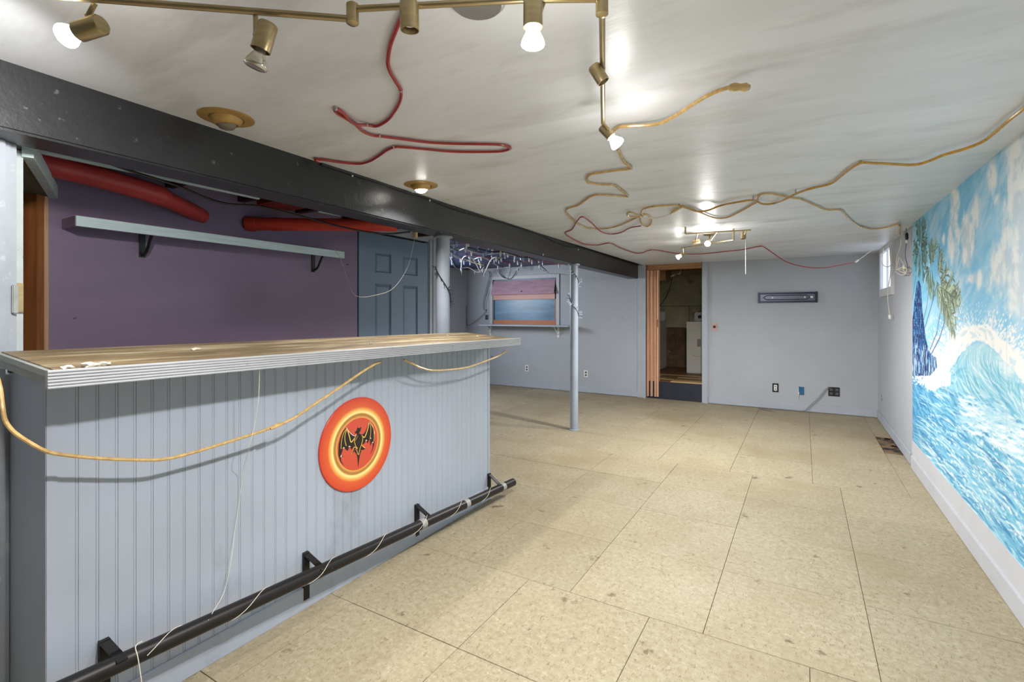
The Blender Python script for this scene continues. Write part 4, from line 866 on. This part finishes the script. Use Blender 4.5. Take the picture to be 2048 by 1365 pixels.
# black cable on the beam
BC = [onP(x, y, BEAMP, BEAMN) + Vector((.0064, 0, 0)) for x, y in c2([(130, 1032), (220, 1068), (300, 1085), (400, 1112), (500, 1150), (650, 1215), (800, 1252), (870, 1285), (1000, 1335)]) + c7([(500, -60), (640, -15), (700, 10), (780, 45), (860, 85), (950, 115), (1040, 118), (1120, 140), (1240, 190), (1340, 217), (1410, 235)])]
for p in BC: p.z = min(p.z, CEIL - .0068)
tag(tube('black_cable', M_black, BC, .006, sides=6), 'black cable stapled along the top of the beam', 'cable')
CL = ['where the red rope light meets it', 'below the first bend of the black cable', 'right beside the glowing downlight', 'just past the glowing downlight', 'above the floor post', 'between the two posts']
for ck, (x, y) in enumerate(c2([(330, 1115), (520, 1163), (712, 1220), (822, 1272)]) + c7([(1010, 135), (770, 170)])):
    p = onP(x, y, BEAMP, BEAMN); tag(box('cable_staple', M_white, p.x - .002, p.x + .008, p.y - .004, p.y + .004, p.z - .008, p.z + .008, bevel=.002), 'tiny white clip on the black beam, ' + CL[ck], 'clip', 'white clips on the black beam')
# amber swag on the bar
SWx = BX + .1
def c1b(L_): return [(x * .27344, 640 + y * .27344) for x, y in L_]
def c3b(L_): return [(500 + x * .29297, 640 + y * .29297) for x, y in L_]
sw = [onX(-12, 735, -1.93), onX(0, 775, -1.90)] + [onX(x, y, xx) for (x, y), xx in zip(c1b([(20, 640), (40, 740), (100, 820), (200, 890), (320, 955), (440, 985), (700, 1012), (1000, 1025), (1200, 1020), (1400, 975), (1600, 915), (1900, 820), (2048, 760)]), [-1.86, -1.84, -1.82, -1.8, -1.79, -1.79, -1.80, -1.80, -1.80, -1.80, -1.79, -1.78, -1.77])]
sw += [onX(x, y, xx) for (x, y), xx in zip(c3b([(140, 745), (300, 670), (450, 570), (600, 470), (760, 360), (850, 305), (890, 288)]), [-1.77, -1.76, -1.75, -1.74, -1.735, -1.73, -1.725])]
rope('amber rope light swagged across the beadboard bar front', M_amber, sw, .0055)
sw2 = [onX(x, y, -1.76) for x, y in c3b([(1050, 272), (1100, 295), (1160, 325), (1240, 345), (1350, 342), (1480, 325), (1600, 285), (1700, 245), (1745, 212)])]
rope('short amber rope light swag under the far end of the bar lip', M_amber, sw2, .0056)
# wires dangling on the bar front
tw = [onX(x, y, xx) for x, y, xx in ((519, 740, -1.70), (517, 800, -1.705), (509, 850, -1.74), (500, 890, -1.755), (487, 940, -1.85), (478, 1010, -1.885), (470, 1060, -1.885), (464, 1110, -1.87), (450, 1180, -1.86))] + [Vector((RX, .965, rz(.965) + .028)), Vector((RX + .02, .94, rz(.94) + .018))]
tag(tube('thin_wire', M_cord, tw, .001, sides=5), 'thin white wire hanging straight down the beadboard bar front', 'wire')
tag(tube('thin_wire', M_cord, [(RX - .03, .76, rz(.76) + .02), (RX, .73, rz(.73) + .029), (RX + .03, .725, rz(.7)), (RX + .05, .73, .12), (RX + .05, .735, .001)], .0016, sides=5), 'white wire tail dropping from the foot rail to the floor', 'wire')
# thread between shelf and beam by the door
th = [onX(x, y, -2.83 + .5 * i / 8) for i, (x, y) in enumerate([(669, 499), (682, 520), (695, 560), (705, 585), (718, 594), (745, 592), (785, 578), (815, 535), (829, 478)])]
tag(tube('thin_wire', M_cord, th, .0012, sides=5), 'thin pale thread drooping from the shelf end to the beam', 'wire')
p = onX(831, 470, -2.28); tag(box('wire_junction', mat('tan_plastic', (196, 176, 130), .5), p.x - .012, p.x + .012, p.y - .012, p.y + .012, p.z - .02, p.z + .02, bevel=.003), 'small tan wire connector hanging under the beam by the door', 'connector')
bw = [onX(x, y, xx) for x, y, xx in ((200, 320, -2.5), (270, 345, -2.5), (350, 370, -2.55), (440, 405, -2.6), (520, 413, -2.6), (600, 432, -2.6), (700, 458, -2.45), (770, 468, -2.35), (820, 464, -2.3))]
tag(tube('black_cable', M_black, bw, .006, sides=6), 'black cable drooping below the joists over the bar shelf', 'cable')
# ================================================================== STRING LIGHTS ROUND THE POSTS
def vine(label, pts, r, m, leaf_m, nleaf, size, axis=None):
    t = thing('string_light', label, 'string lights', tuple(pts[0])); P = catmull(pts, 6)
    subparent(tube('wire', m, pts, r, None, sides=5), t)
    for k in range(nleaf):
        p = P[random.randrange(len(P))]; d = Vector((random.uniform(.0, 1), random.uniform(-1, .3), random.uniform(-.7, .9))).normalized()
        if axis: o_ = Vector((p.x - axis[0], p.y - axis[1], 0)).normalized(); s_ = o_.cross(UP); d = (o_ + s_ * random.uniform(-.7, .7) + UP * random.uniform(-.6, .8)).normalized()
        bm = bmesh.new(); bm_tube(bm, [p, p + d * size * .6, p + d * size], [.0018, .0034, .0018], 5); subparent(obj('mini_bulb', bm, leaf_m, None), t)
def around(px, py, x, y, r): p = onP(px, py, (x, y, 0), FW); return p
M_dkgreen = mat('dark_green_wire', (30, 36, 36), .5)
pts = []
for k in range(26):
    t_ = k / 25; a = -2.2 + 5.2 * t_; pts.append((p1x + .0534 * math.cos(a), p1y + .0534 * math.sin(a), 1.64 - .42 * t_))
vine('dark string of mini lights wound around the post at the bar end', pts, .004, M_dkgreen, M_dkgreen, 22, .03, (p1x, p1y))
pts = []
for k in range(40):
    t_ = k / 39; a = -1.9 + 9.5 * t_; pts.append((p2x + .0490 * math.cos(a), p2y + .0490 * math.sin(a), 1.80 - .56 * t_))
vine('string of mini lights wound around the free standing floor post', pts, .0028, M_dkgreen, mat('pale_bulb', (196, 206, 220), .3), 54, .048, (p2x, p2y))
nb = [onY(x, y, 6.2) for x, y in c7([(740, 262), (780, 280), (830, 300), (880, 300), (930, 308)])]; nb.append(Vector((p2x - .03, p2y + .05, 1.76)))
vine('string of mini lights stretched from the nook ceiling to the floor post', nb, .0022, M_dkgreen, M_white, 26, .03)
# ================================================================== NOOK
hf = thing('wall_hatch', 'grey framed wall hatch with purple flap and blue board in the nook', 'hatch', (HX0, WB, HZ0))
fw = .06; M_casing = mat('casing_light', (190, 194, 200), .5)
for a, b, c, d in ((HX0 - fw, HX0, HZ0 - .02, HZ1 + fw), (HX1, HX1 + fw, HZ0 - .02, HZ1 + fw), (HX0, HX1, HZ1, HZ1 + fw)): subparent(box('hatch_casing', M_casing, a, b, WB - .02, WB, c, d, bevel=.003), hf)
zf = onY(1050, 589, WB).z; zs = onY(1050, 597, WB).z; zbot = onY(1050, 643, WB).z
M_blueb = mat('blue_board', (94, 136, 166), .35, var=.35, scale=2.2, stretch=(1, 1, 4)); M_pink = mat('pink_purple_board', (186, 150, 166), .45, var=.2, scale=5, stretch=(.7, 1, 4)); M_or = mat('orange_lip', (186, 112, 70), .5, var=.1)
subparent(box('blue_board', M_blueb, HX0, HX1, WB + .04, WB + .055, HZ0, HZ1), hf)
bm = bmesh.new(); yb_, yt = WB - .09, WB - .005
v = [bm.verts.new(p) for p in ((HX0 + .02, yt, HZ1 - .02), (HX1 - .02, yt, HZ1 - .02), (HX1 - .012, yb_, zf), (HX0 + .004, yb_, zf), (HX0 + .02, yt + .018, HZ1 - .02), (HX1 - .02, yt + .018, HZ1 - .02), (HX1 - .012, yb_ + .018, zf), (HX0 + .004, yb_ + .018, zf))]
for f in ((0, 1, 2, 3), (4, 5, 6, 7), (0, 1, 5, 4), (1, 2, 6, 5), (2, 3, 7, 6), (3, 0, 4, 7)): bm.faces.new([v[i] for i in f])
flap = obj('hatch_flap', bm, M_pink, None); subparent(flap, hf)
subparent(lathe('flap_knob', M_black, [(.008, 0), (.012, .01), (.006, .016)], zalign(((HX0 + HX1) / 2, yb_ + .02, zf + .05), (0, -1, .2)), sides=12), flap)
subparent(box('inner_rail', mat('pink_rail', (206, 158, 150), .5), HX0, HX1, WB + .0, WB + .04, zs - .02, zf + .03), hf); subparent(box('lower_rail', M_or, HX0 + .01, HX1 - .01, WB - .005, WB + .04, HZ0, zbot + .02), hf)
subparent(box('side_rail', M_or, HX1 - .03, HX1 - .005, WB, WB + .04, HZ0, zf + .02), hf)
# shelf under the hatch
s0, s1 = onY(957, 649, WB - .28), onY(1136, 655, WB - .28)
shf = thing('wall_shelf', 'thin grey shelf below the nook hatch on two white brackets', 'shelf', ((s0.x + s1.x) / 2, WB - .15, s0.z))
zsf = (s0.z + s1.z) / 2; subparent(box('shelf_board', M_trim, s0.x, s1.x, WB - .28, WB, zsf - .012, zsf + .012, bevel=.003), shf)
for px in (981, 1117):
    x = onY(px, 660, WB).x; bm = bmesh.new(); bm_box(bm, x - .02, x + .02, WB - .012, WB, zsf - .2, zsf); bm_box(bm, x - .015, x + .015, WB - .2, WB, zsf - .02, zsf - .01); bm_tube(bm, [(x, WB - .008, zsf - .16), (x, WB - .18, zsf - .015)], .007, 6); subparent(obj('shelf_bracket', bm, M_white, None), shf)
# outlets, plates
def plate(name, label, m, p, n, w_=.07, h_=.115, group=None, sockets=2, cat='outlet', dark=M_black):
    n = Vector(n); s = Vector((0, 0, 1)).cross(n).normalized(); M = basis(p, s, (0, 0, 1)); t = thing(name, label, cat, tuple(p), group)
    bm = bmesh.new(); bm_prism(bm, [(-w_ / 2, -h_ / 2), (w_ / 2, -h_ / 2), (w_ / 2, h_ / 2), (-w_ / 2, h_ / 2)], M, .006); subparent(obj('cover_plate', bm, m, None, bevel=.0015), t)
    for k in range(sockets):
        z = (k - (sockets - 1) / 2) * .045; bm = bmesh.new(); bm_prism(bm, [(.017 * math.cos(a), z + .016 * math.sin(a)) for a in np.linspace(0, 2 * math.pi, 12, endpoint=False)], M, .0085); subparent(obj('socket', bm, dark, None), t)
    return t
M_greydark = mat('dark_grey_plastic', (84, 84, 90), .5)
plate('wall_outlet', 'white duplex outlet low on the nook wall below the hatch', M_white, onY(1054, 737, WB), (0, -1, 0), dark=M_greydark)
plate('wall_outlet', 'white duplex outlet low on the wall behind the floor post', M_white, onY(1172, 748, WB), (0, -1, 0), dark=M_greydark)
t = plate('wall_outlet', 'white socket in a bare black box below the wall bracket', M_black, onY(1551, 776, WB), (0, -1, 0), .075, .12, sockets=0); p = onY(1551, 776, WB)
subparent(box('receptacle', M_white, p.x - .02, p.x + .02, WB - .014, WB - .004, p.z - .042, p.z + .042, bevel=.006), t)
for k in (-1, 1): subparent(box('slot_face', M_greydark, p.x - .006, p.x + .006, WB - .0155, WB - .012, p.z + k * .018 - .008, p.z + k * .018 + .008), t)
p = onY(1602, 782, WB); t = thing('open_junction_box', 'open blue junction box low on the end wall', 'junction box', tuple(p))
M_bluebox = mat('blue_box', (28, 98, 140), .5)
subparent(box('box_back', M_bluebox, p.x - .03, p.x + .03, WB - .003, WB + .0, p.z - .048, p.z + .048), t)
for a, b, c, d in ((-.034, -.028, -.052, .052), (.028, .034, -.052, .052), (-.034, .034, .046, .052), (-.034, .034, -.052, -.046)): subparent(box('box_rim', M_white if a < -.03 and b < 0 else M_bluebox, p.x + a, p.x + b, WB - .010, WB, p.z + c, p.z + d), t)
subparent(tube('loose_wire', M_cord, [(p.x - .02, WB - .006, p.z - .02), (p.x - .03, WB - .02, p.z - .07), (p.x - .033, WB - .018, p.z - .12)], .004), t)
p = onY(1668, 784, WB); t = plate('wall_outlet', 'black double outlet with grey cables near the window corner', M_black, p, (0, -1, 0), .125, .118, sockets=0)
for a in (-.032, .032):
    for k in (-.026, .026): subparent(box('socket', M_greydark, p.x + a - .017, p.x + a + .017, WB - .009, WB - .004, p.z + k - .017, p.z + k + .017, bevel=.003), t)
for dx, lab in ((0, 'grey cable looping from the black outlet down to the floor'), (.022, 'second grey cable hanging beside it from the black outlet to the floor')):
    q = [(p.x - .045 + dx, WB - .012, p.z + .06), (p.x - .09 + dx, WB - .02, p.z + .03), (p.x - .18 + dx, WB - .025, p.z - .10), (p.x - .27 + dx, WB - .03 - dx * .2, p.z - .20), (p.x - .36 + dx, WB - .04 - dx * .5, .010)]
    q += [(p.x + u_, WB + v_, .0035) for u_, v_ in (((-.60, -.05), (-.80, -.06), (-.86, -.12), (-.78, -.19), (-.70, -.21)) if dx == 0 else ((-.60, -.066), (-.785, -.078), (-.835, -.12), (-.77, -.170), (-.70, -.188)))]
    tag(tube('grey_cable', mat('grey_cable', (104, 104, 108), .5), q, .0028, sides=6), lab, 'cable')
p = onY(1429, 654, WB); t = plate('light_switch', 'pinkish dimmer plate with black knob beside the doorway casing', mat('pink_plate', (196, 158, 152), .45), p, (0, -1, 0), .075, .115, sockets=0, cat='switch')
subparent(lathe('dimmer_knob', M_black, [(.019, .004), (.018, .02), (.014, .024), (.001, .024)], zalign(p, (0, -1, 0)), sides=20), t)
p = onX(1765, 796, WR); t = plate('wall_outlet', 'grey painted outlet plate under the small window', M_trim, p, (-1, 0, 0), .08, .12, sockets=2, dark=M_greydark)
# tv bracket
b0, b1 = onY(1517, 606, WB), onY(1634, 584, WB); t = thing('tv_wall_bracket', 'wide dark navy television bracket on the grey end wall', 'bracket', ((b0.x + b1.x) / 2, WB, b0.z))
M_nav = mat('navy_metal', (34, 40, 58), .35, .5); M_stl = mat('grey_steel', (92, 94, 106), .35, .6, var=.1)
x0, x1, z0, z1 = b0.x, b1.x, b0.z, b1.z
subparent(box('back_plate', M_stl, x0 + .02, x1 - .02, WB - .008, WB, z0 + .015, z1 - .015), t)
for a, b in ((z0, z0 + .022), (z1 - .022, z1)): subparent(box('rail', M_nav, x0, x1, WB - .035, WB, a, b, bevel=.003), t)
for a, b in ((x0 - .006, x0 + .022), (x1 - .022, x1 + .006)): subparent(box('end_bracket', M_nav, a, b, WB - .03, WB, z0 - .004, z1 + .004, bevel=.003), t)
bm = bmesh.new(); zm = (z0 + z1) / 2; rr = .028; ring = [(x0 + .09 - rr, zm), (x0 + .10, zm + rr), (x1 - .12, zm + rr), (x1 - .08, zm), (x1 - .12, zm - rr), (x0 + .10, zm - rr), (x0 + .09 - rr, zm)]
bm_tube(bm, [(a, WB - .012, b) for a, b in ring], .005, 6); subparent(obj('slot_rim', bm, M_nav, None), t)
for fx in (.25, .80): subparent(box('mount_bolt', M_white, x0 + (x1 - x0) * fx - .008, x0 + (x1 - x0) * fx + .008, WB - .016, WB - .006, zm - .012, zm + .012, bevel=.003), t)
subparent(box('maker_tag', M_white, x1 - .075, x1 - .045, WB - .012, WB - .006, zm - .01, zm + .012), t)
# window
w1_ = thing('window_1', 'small white framed basement window high on the right wall', 'window', (WR, 6.87, 1.535)); w1_['kind'] = 'structure'
wy0, wy1, wz0, wz1 = 6.41, 7.33, 1.535, CEIL + .05
M_wf = mat('window_frame', (206, 208, 212), .5)
for a, b, c, d in ((wy0 - .03, wy0 + .05, wz0 - .03, wz1), (wy1 - .05, wy1 + .03, wz0 - .03, wz1), (wy0 + .05, wy1 - .05, wz0 - .03, wz0 + .06), (wy0 + .05, wy1 - .05, CEIL - .05, wz1)): subparent(box('frame_rail', M_wf, WR - .022, WR + .06, a, b, c, d, bevel=.003), w1_)
M_day = mat('daylit_pane', (214, 228, 244), .15, emit=.8); subparent(box('window_pane', M_day, WR + .01, WR + .016, wy0 + .04, wy1 - .04, wz0 + .05, CEIL), w1_)
subparent(box('frame_mullion', M_wf, WR - .005, WR + .03, 6.86, 6.885, wz0 + .05, CEIL), w1_)
# cords at the window
wx = WR - .035
t = thing('extension_cord', 'bundled cream extension cord hanging by the window corner', 'cord', tuple(onX(1800, 465, wx)))
e_ = [onX(x, y, wx) for x, y in c4([(815, 730), (825, 760), (822, 800), (806, 850), (800, 890), (815, 930), (845, 945), (858, 930), (845, 915), (815, 920), (795, 935), (820, 955), (850, 950), (830, 925), (800, 925), (810, 880), (815, 860), (830, 880), (845, 912)])]
subparent(tube('cord', M_cord, e_, .0045, None, sides=7), t); q = onX(1809, 535, wx); subparent(lathe('cord_plug', M_cord, [(.008, -.02), (.014, -.008), (.014, .012), (.006, .022)], zalign(q, (0, .4, 1)), sides=12), t)
q = [onX(x, y, wx) for x, y in c4([(815, 682), (815, 735)])]; bm = bmesh.new(); bm_tube(bm, [q[0], (q[0] + q[1]) / 2, q[1]], [.010, .016, .009], 10); subparent(obj('coupling', bm, M_amber, None, smooth=True), t)
t = thing('extension_cord', 'white cord hanging straight over the small window pane', 'cord', tuple(onX(1778, 485, wx)))
e_ = [onX(x, y, wx + .0) for x, y in c4([(730, 805), (725, 840), (717, 875), (730, 905), (760, 910), (772, 880), (765, 820), (762, 790), (765, 850), (768, 900), (765, 960), (756, 1020), (752, 1080), (757, 1130), (764, 1185)])]
subparent(tube('cord', M_cord, e_, .0042, None, sides=7), t); subparent(lathe('cord_plug', M_white, [(.010, -.022), (.014, -.012), (.014, .016), (.007, .022)], Matrix.Translation(e_[-1]), sides=12), t)
e_ = [onX(x, y, wx) for x, y in c4([(852, 700), (856, 745), (852, 800), (848, 850), (858, 900), (862, 935)])]; t = thing('power_cord', 'thin black cord with white plug beside the mural edge', 'cord', tuple(e_[0]))
subparent(tube('cord', M_black, e_, .002, None, sides=5), t); subparent(lathe('cord_plug', M_black, [(.008, -.03), (.012, -.02), (.012, .02), (.006, .03)], Matrix.Translation(e_[1]), sides=10), t); subparent(lathe('cord_tip', M_white, [(.008, -.014), (.009, .01), (.005, .014)], Matrix.Translation(e_[1] + Vector((0, 0, -.045))), sides=10), t)
# ================================================================== NOOK CEILING WIRES
cols = [(mat('wire_white', (206, 204, 200), .5), 'white'), (mat('wire_pink', (150, 74, 84), .5), 'reddish'), (M_black, 'black'), (mat('wire_tan', (180, 160, 126), .5), 'tan'), (mat('wire_blue', (90, 120, 160), .4), 'blue')]
wr_ = [([(130, 150), (190, 190), (240, 200), (300, 225), (370, 240)], 3), ([(130, 100), (230, 90), (330, 110), (440, 130)], 1), ([(135, 180), (180, 235), (260, 220), (330, 290), (370, 245)], 0), ([(200, 215), (300, 205), (400, 225), (520, 200), (640, 225)], 2),
       ([(140, 130), (240, 135), (350, 165), (470, 160), (560, 160)], 0), ([(300, 200), (370, 190), (480, 215), (540, 255), (580, 275), (620, 215)], 0), ([(450, 185), (560, 195), (640, 190), (760, 205)], 4), ([(240, 165), (330, 180), (440, 200), (560, 215)], 1), ([(600, 235), (680, 210), (770, 215), (900, 235)], 1), ([(500, 170), (600, 175), (690, 195)], 0), ([(150, 75), (210, 85), (280, 82), (380, 105), (470, 130), (560, 150)], 4), ([(140, 115), (190, 140), (260, 120), (350, 150), (420, 185), (500, 180)], 2), ([(140, 210), (220, 200), (290, 195), (360, 210), (420, 200), (490, 195)], 0), ([(330, 130), (420, 150), (500, 150), (620, 185), (700, 200), (800, 222)], 2)]
hung = []
NW = ['next to the thick post', 'high against the beam', 'drooping in loops by the thick post', 'above the hatch', 'crossing the middle', 'with a deep loop over the hatch', 'nearest the floor post', 'behind the looping cords', 'ending at the floor post', 'short length close to the beam', 'running along the beam edge', 'beside the thick post', 'straight run over the nook corner', 'slanting towards the floor post']
for k, (L_, ci) in enumerate(wr_):
    best = None
    for tr in range(60):
        lay = .012 + .0165 * (tr % 10); yp = 6.1 + .11 * ((k * 5 + tr) % 13)
        pts = []
        for i, (x, y) in enumerate(c7(L_)):
            p = onZ(x, y, CEIL2 - lay - .004 * (i % 2)) if y < 520 else onY(x, y, yp)
            p.z = min(p.z, CEIL2 - lay); p.y = min(max(p.y, 3.75), WB - .05 - lay * .3); p.x = min(max(p.x, NL + .05), -2.3); pts.append(p)
        P = catmull(pts, 5); B4 = [P[int((j + .5) * len(P) / 4)] for j in range(4)]
        D_ = catmull(pts, 40); W_ = np.array([tuple(q) for q in D_]); K_ = np.array([tuple(q + Vector((0, 0, -z_))) for q in B4 for z_ in (.01, .03, .05, .06)])
        sc_ = 9.
        for W2, K2 in hung:
            for A_, C_, need in ((W_, W2, .0165), (W_, K2, .024), (K_, W2, .024), (K_, K2, .028)):
                sc_ = min(sc_, np.sqrt(((A_[:, None] - C_[None]) ** 2).sum(-1)).min() - need)
        if best is None or sc_ > best[0]: best = (sc_, pts, W_, K_)
        if sc_ > 0: break
    pts = best[1]; hung.append(best[2:])
    t = thing('string_light', '%s string light wire under the blue nook ceiling, %s' % (cols[ci][1], NW[k]), 'string lights', tuple(pts[0]), 'string light wires under the nook ceiling')
    subparent(tube('wire', cols[ci][0], pts, .0075, None, sides=6), t); P = catmull(pts, 5)
    for j in range(4):
        q = P[int((j + .5) * len(P) / 4)]; subparent(lathe('mini_bulb', M_white if j % 2 else mat('clear_bulb', (170, 190, 220), .15), [(.008, 0.01), (.013, -.02), (.012, -.04), (.004, -.06)], Matrix.Translation(q), sides=8), t)
# cords by hatch
for L_, lab in (([(395, 285), (410, 300), (385, 400), (368, 480), (365, 540), (385, 548)], 'grey cord running down beside the hatch casing'), ([(405, 290), (412, 340), (390, 430), (372, 500), (372, 545)], 'second grey cord hanging close to the hatch casing'), ([(385, 555), (330, 610), (270, 650), (225, 640), (200, 590), (200, 530), (210, 520), (215, 560), (222, 640), (240, 665)], 'dark cord looping from the hatch outlet to the nook corner'),
            ([(480, 270), (480, 300), (510, 325), (550, 335), (580, 300), (600, 260)], 'black cord drooping above the hatch casing'), ([(455, 270), (470, 310), (520, 335), (530, 300), (540, 265)], 'white cord loop hanging over the hatch top')):
    pts = [onY(x, y, WB - (.045 if 'second' in lab or 'white' in lab else .03)) for x, y in c7(L_)]
    for p in pts: p.x = max(p.x, NL + .02)
    tag(tube('hanging_cord', mat('grey_cable', (104, 104, 108), .5) if 'black' not in lab and 'white' not in lab else (M_black if 'black' in lab else M_white), pts, .005, sides=6), lab, 'cord')
plate('wall_outlet', 'grey outlet with adapters at the left edge of the hatch', M_greydark, onY(973.5, 635, WB), (0, -1, 0), .07, .09, dark=M_black)
plate('wall_outlet', 'grey plate just left of the hatch casing, upper one', M_trim, onY(973, 621, WB), (0, -1, 0), .09, .07, sockets=1, dark=M_greydark)
# ================================================================== FOLDING DOOR, LAUNDRY APPLIANCES
fd = thing('door_2', 'folded orange-brown wooden accordion door at the laundry doorway', 'door', (-2.02, WB + .06, 0)); fd['kind'] = 'structure'
xs = -2.088
for k in range(5):
    a = Vector((xs + .03 * k, WB - .005 + (.075 if k % 2 else 0), .03)); b = Vector((xs + .03 * (k + 1), WB - .005 + (0 if k % 2 else .075), .03)); d = b - a; M = basis(a, d, Vector((0, 0, 1)).cross(d)) 
    bm = bmesh.new(); L_ = d.length; bm_prism(bm, [(0, -.004), (L_, -.004), (L_, .004), (0, .004)], M, 1.95); subparent(obj('door_panel', bm, M_woodlight, None), fd)
subparent(box('lead_post', M_woodlight, xs + .15, xs + .172, WB - .01, WB + .085, .03, 1.98, bevel=.003), fd); subparent(box('door_handle', M_wood, xs + .155, xs + .168, WB - .018, WB - .008, 1.10, 1.22, bevel=.003), fd)
dr = thing('clothes_dryer', 'white clothes dryer with square front door in the laundry room', 'dryer', (-1.4, 9.25, LZ))
M_app = mat('appliance_white', (226, 224, 216), .3); dx0, dx1, dy0, dy1 = -1.757, -1.07, 8.95, 9.62
subparent(box('body', M_app, dx0, dx1, dy0, dy1, LZ, LZ + .88, bevel=.008), dr); subparent(box('top_panel', M_app, dx0 - .004, dx1 + .004, dy0 - .006, dy1, LZ + .865, LZ + .895, bevel=.006), dr); subparent(box('kick_panel', M_app, dx0 + .006, dx1 - .006, dy0 - .008, dy0, LZ + .01, LZ + .10, bevel=.003), dr)
dd_ = box('dryer_door', M_app, dx0 + .10, dx1 - .08, dy0 - .02, dy0, LZ + .30, LZ + .77, bevel=.012); subparent(dd_, dr); subparent(box('door_handle', mat('handle_grey', (150, 146, 138), .4), dx0 + .18, dx0 + .24, dy0 - .03, dy0 - .015, LZ + .47, LZ + .60, bevel=.004), dd_)
con = box('control_console', M_app, dx0 + .037, dx1, dy1 - .16, dy1, LZ + .885, LZ + 1.06, bevel=.015); subparent(con, dr)
for k in range(2): subparent(lathe('control_knob', M_black, [(.032, 0), (.03, .012), (.02, .022), (.001, .023)], zalign((dx0 + .13 + .25 * k, dy1 - .16, LZ + .98), (0, -1, .1)), sides=20), con)
ws_ = thing('washing_machine', 'white washing machine with rounded console partly behind the folding door', 'washer', (-2.62, 9.4, LZ))
wx1 = -2.275
subparent(box('body', M_app, wx1 - .66, wx1, 9.05, 9.7, LZ, LZ + .90, bevel=.01), ws_); subparent(box('lid', M_app, wx1 - .6, wx1 - .06, 9.1, 9.55, LZ + .895, LZ + .915, bevel=.006), ws_)
bm = bmesh.new(); poly = [(9.52, LZ + .9), (9.7, LZ + .9), (9.7, LZ + 1.06), (9.66, LZ + 1.09), (9.6, LZ + 1.07)]; bm_prism(bm, [(y - 9.52, z) for y, z in poly], basis((wx1 - .66, 9.52, 0), (0, 1, 0), (0, 0, 1)), .66); subparent(obj('control_console', bm, M_app, None, bevel=.012), ws_)
# duct and pull cord in laundry
t = thing('ceiling_duct', 'tan boxed duct under the laundry joists', 'duct', (-2.2, 9, 2.0)); subparent(box('duct_box', mat('tan_duct', (190, 146, 100), .5, var=.15), -2.9, -2.12, 8.9, 9.4, 1.92, 2.14, bevel=.006), t); subparent(box('duct_flange', mat('tan_duct', (190, 146, 100)), -2.9, -2.10, 8.88, 8.9, 1.90, 2.14), t)
pc0 = onY(1345, 552, 8.81); pc1 = onY(1359, 547, 8.81); top_ = Vector((pc1.x + .05, 8.81, 2.123))
lb = thing('cord_connector', 'two pale cord plugs joined under the laundry joists', 'connector', tuple(pc0))
for p_, q_ in ((pc0, pc1), (pc1, top_)):
    d_ = (q_ - p_).normalized(); bm = bmesh.new(); bm_tube(bm, [p_ - d_ * .03, p_ - d_ * .015, p_ + d_ * .025, p_ + d_ * .04], [.010, .019, .019, .008], 10); subparent(obj('cord_plug', bm, M_cord, None, smooth=True), lb)
subparent(tube('cord', M_cord, [pc0, (pc0 + pc1) / 2 + Vector((0, 0, .004)), pc1, (pc1 + top_) / 2, top_], .006, None, sides=6), lb)
tag(tube('black_cable', M_black, [onY(1345, 552, 8.81), onY(1340, 575, 8.81), onY(1330, 598, 8.81), onY(1313, 620, 8.81)], .006, sides=6), 'black cable slung below the laundry joists', 'cable')
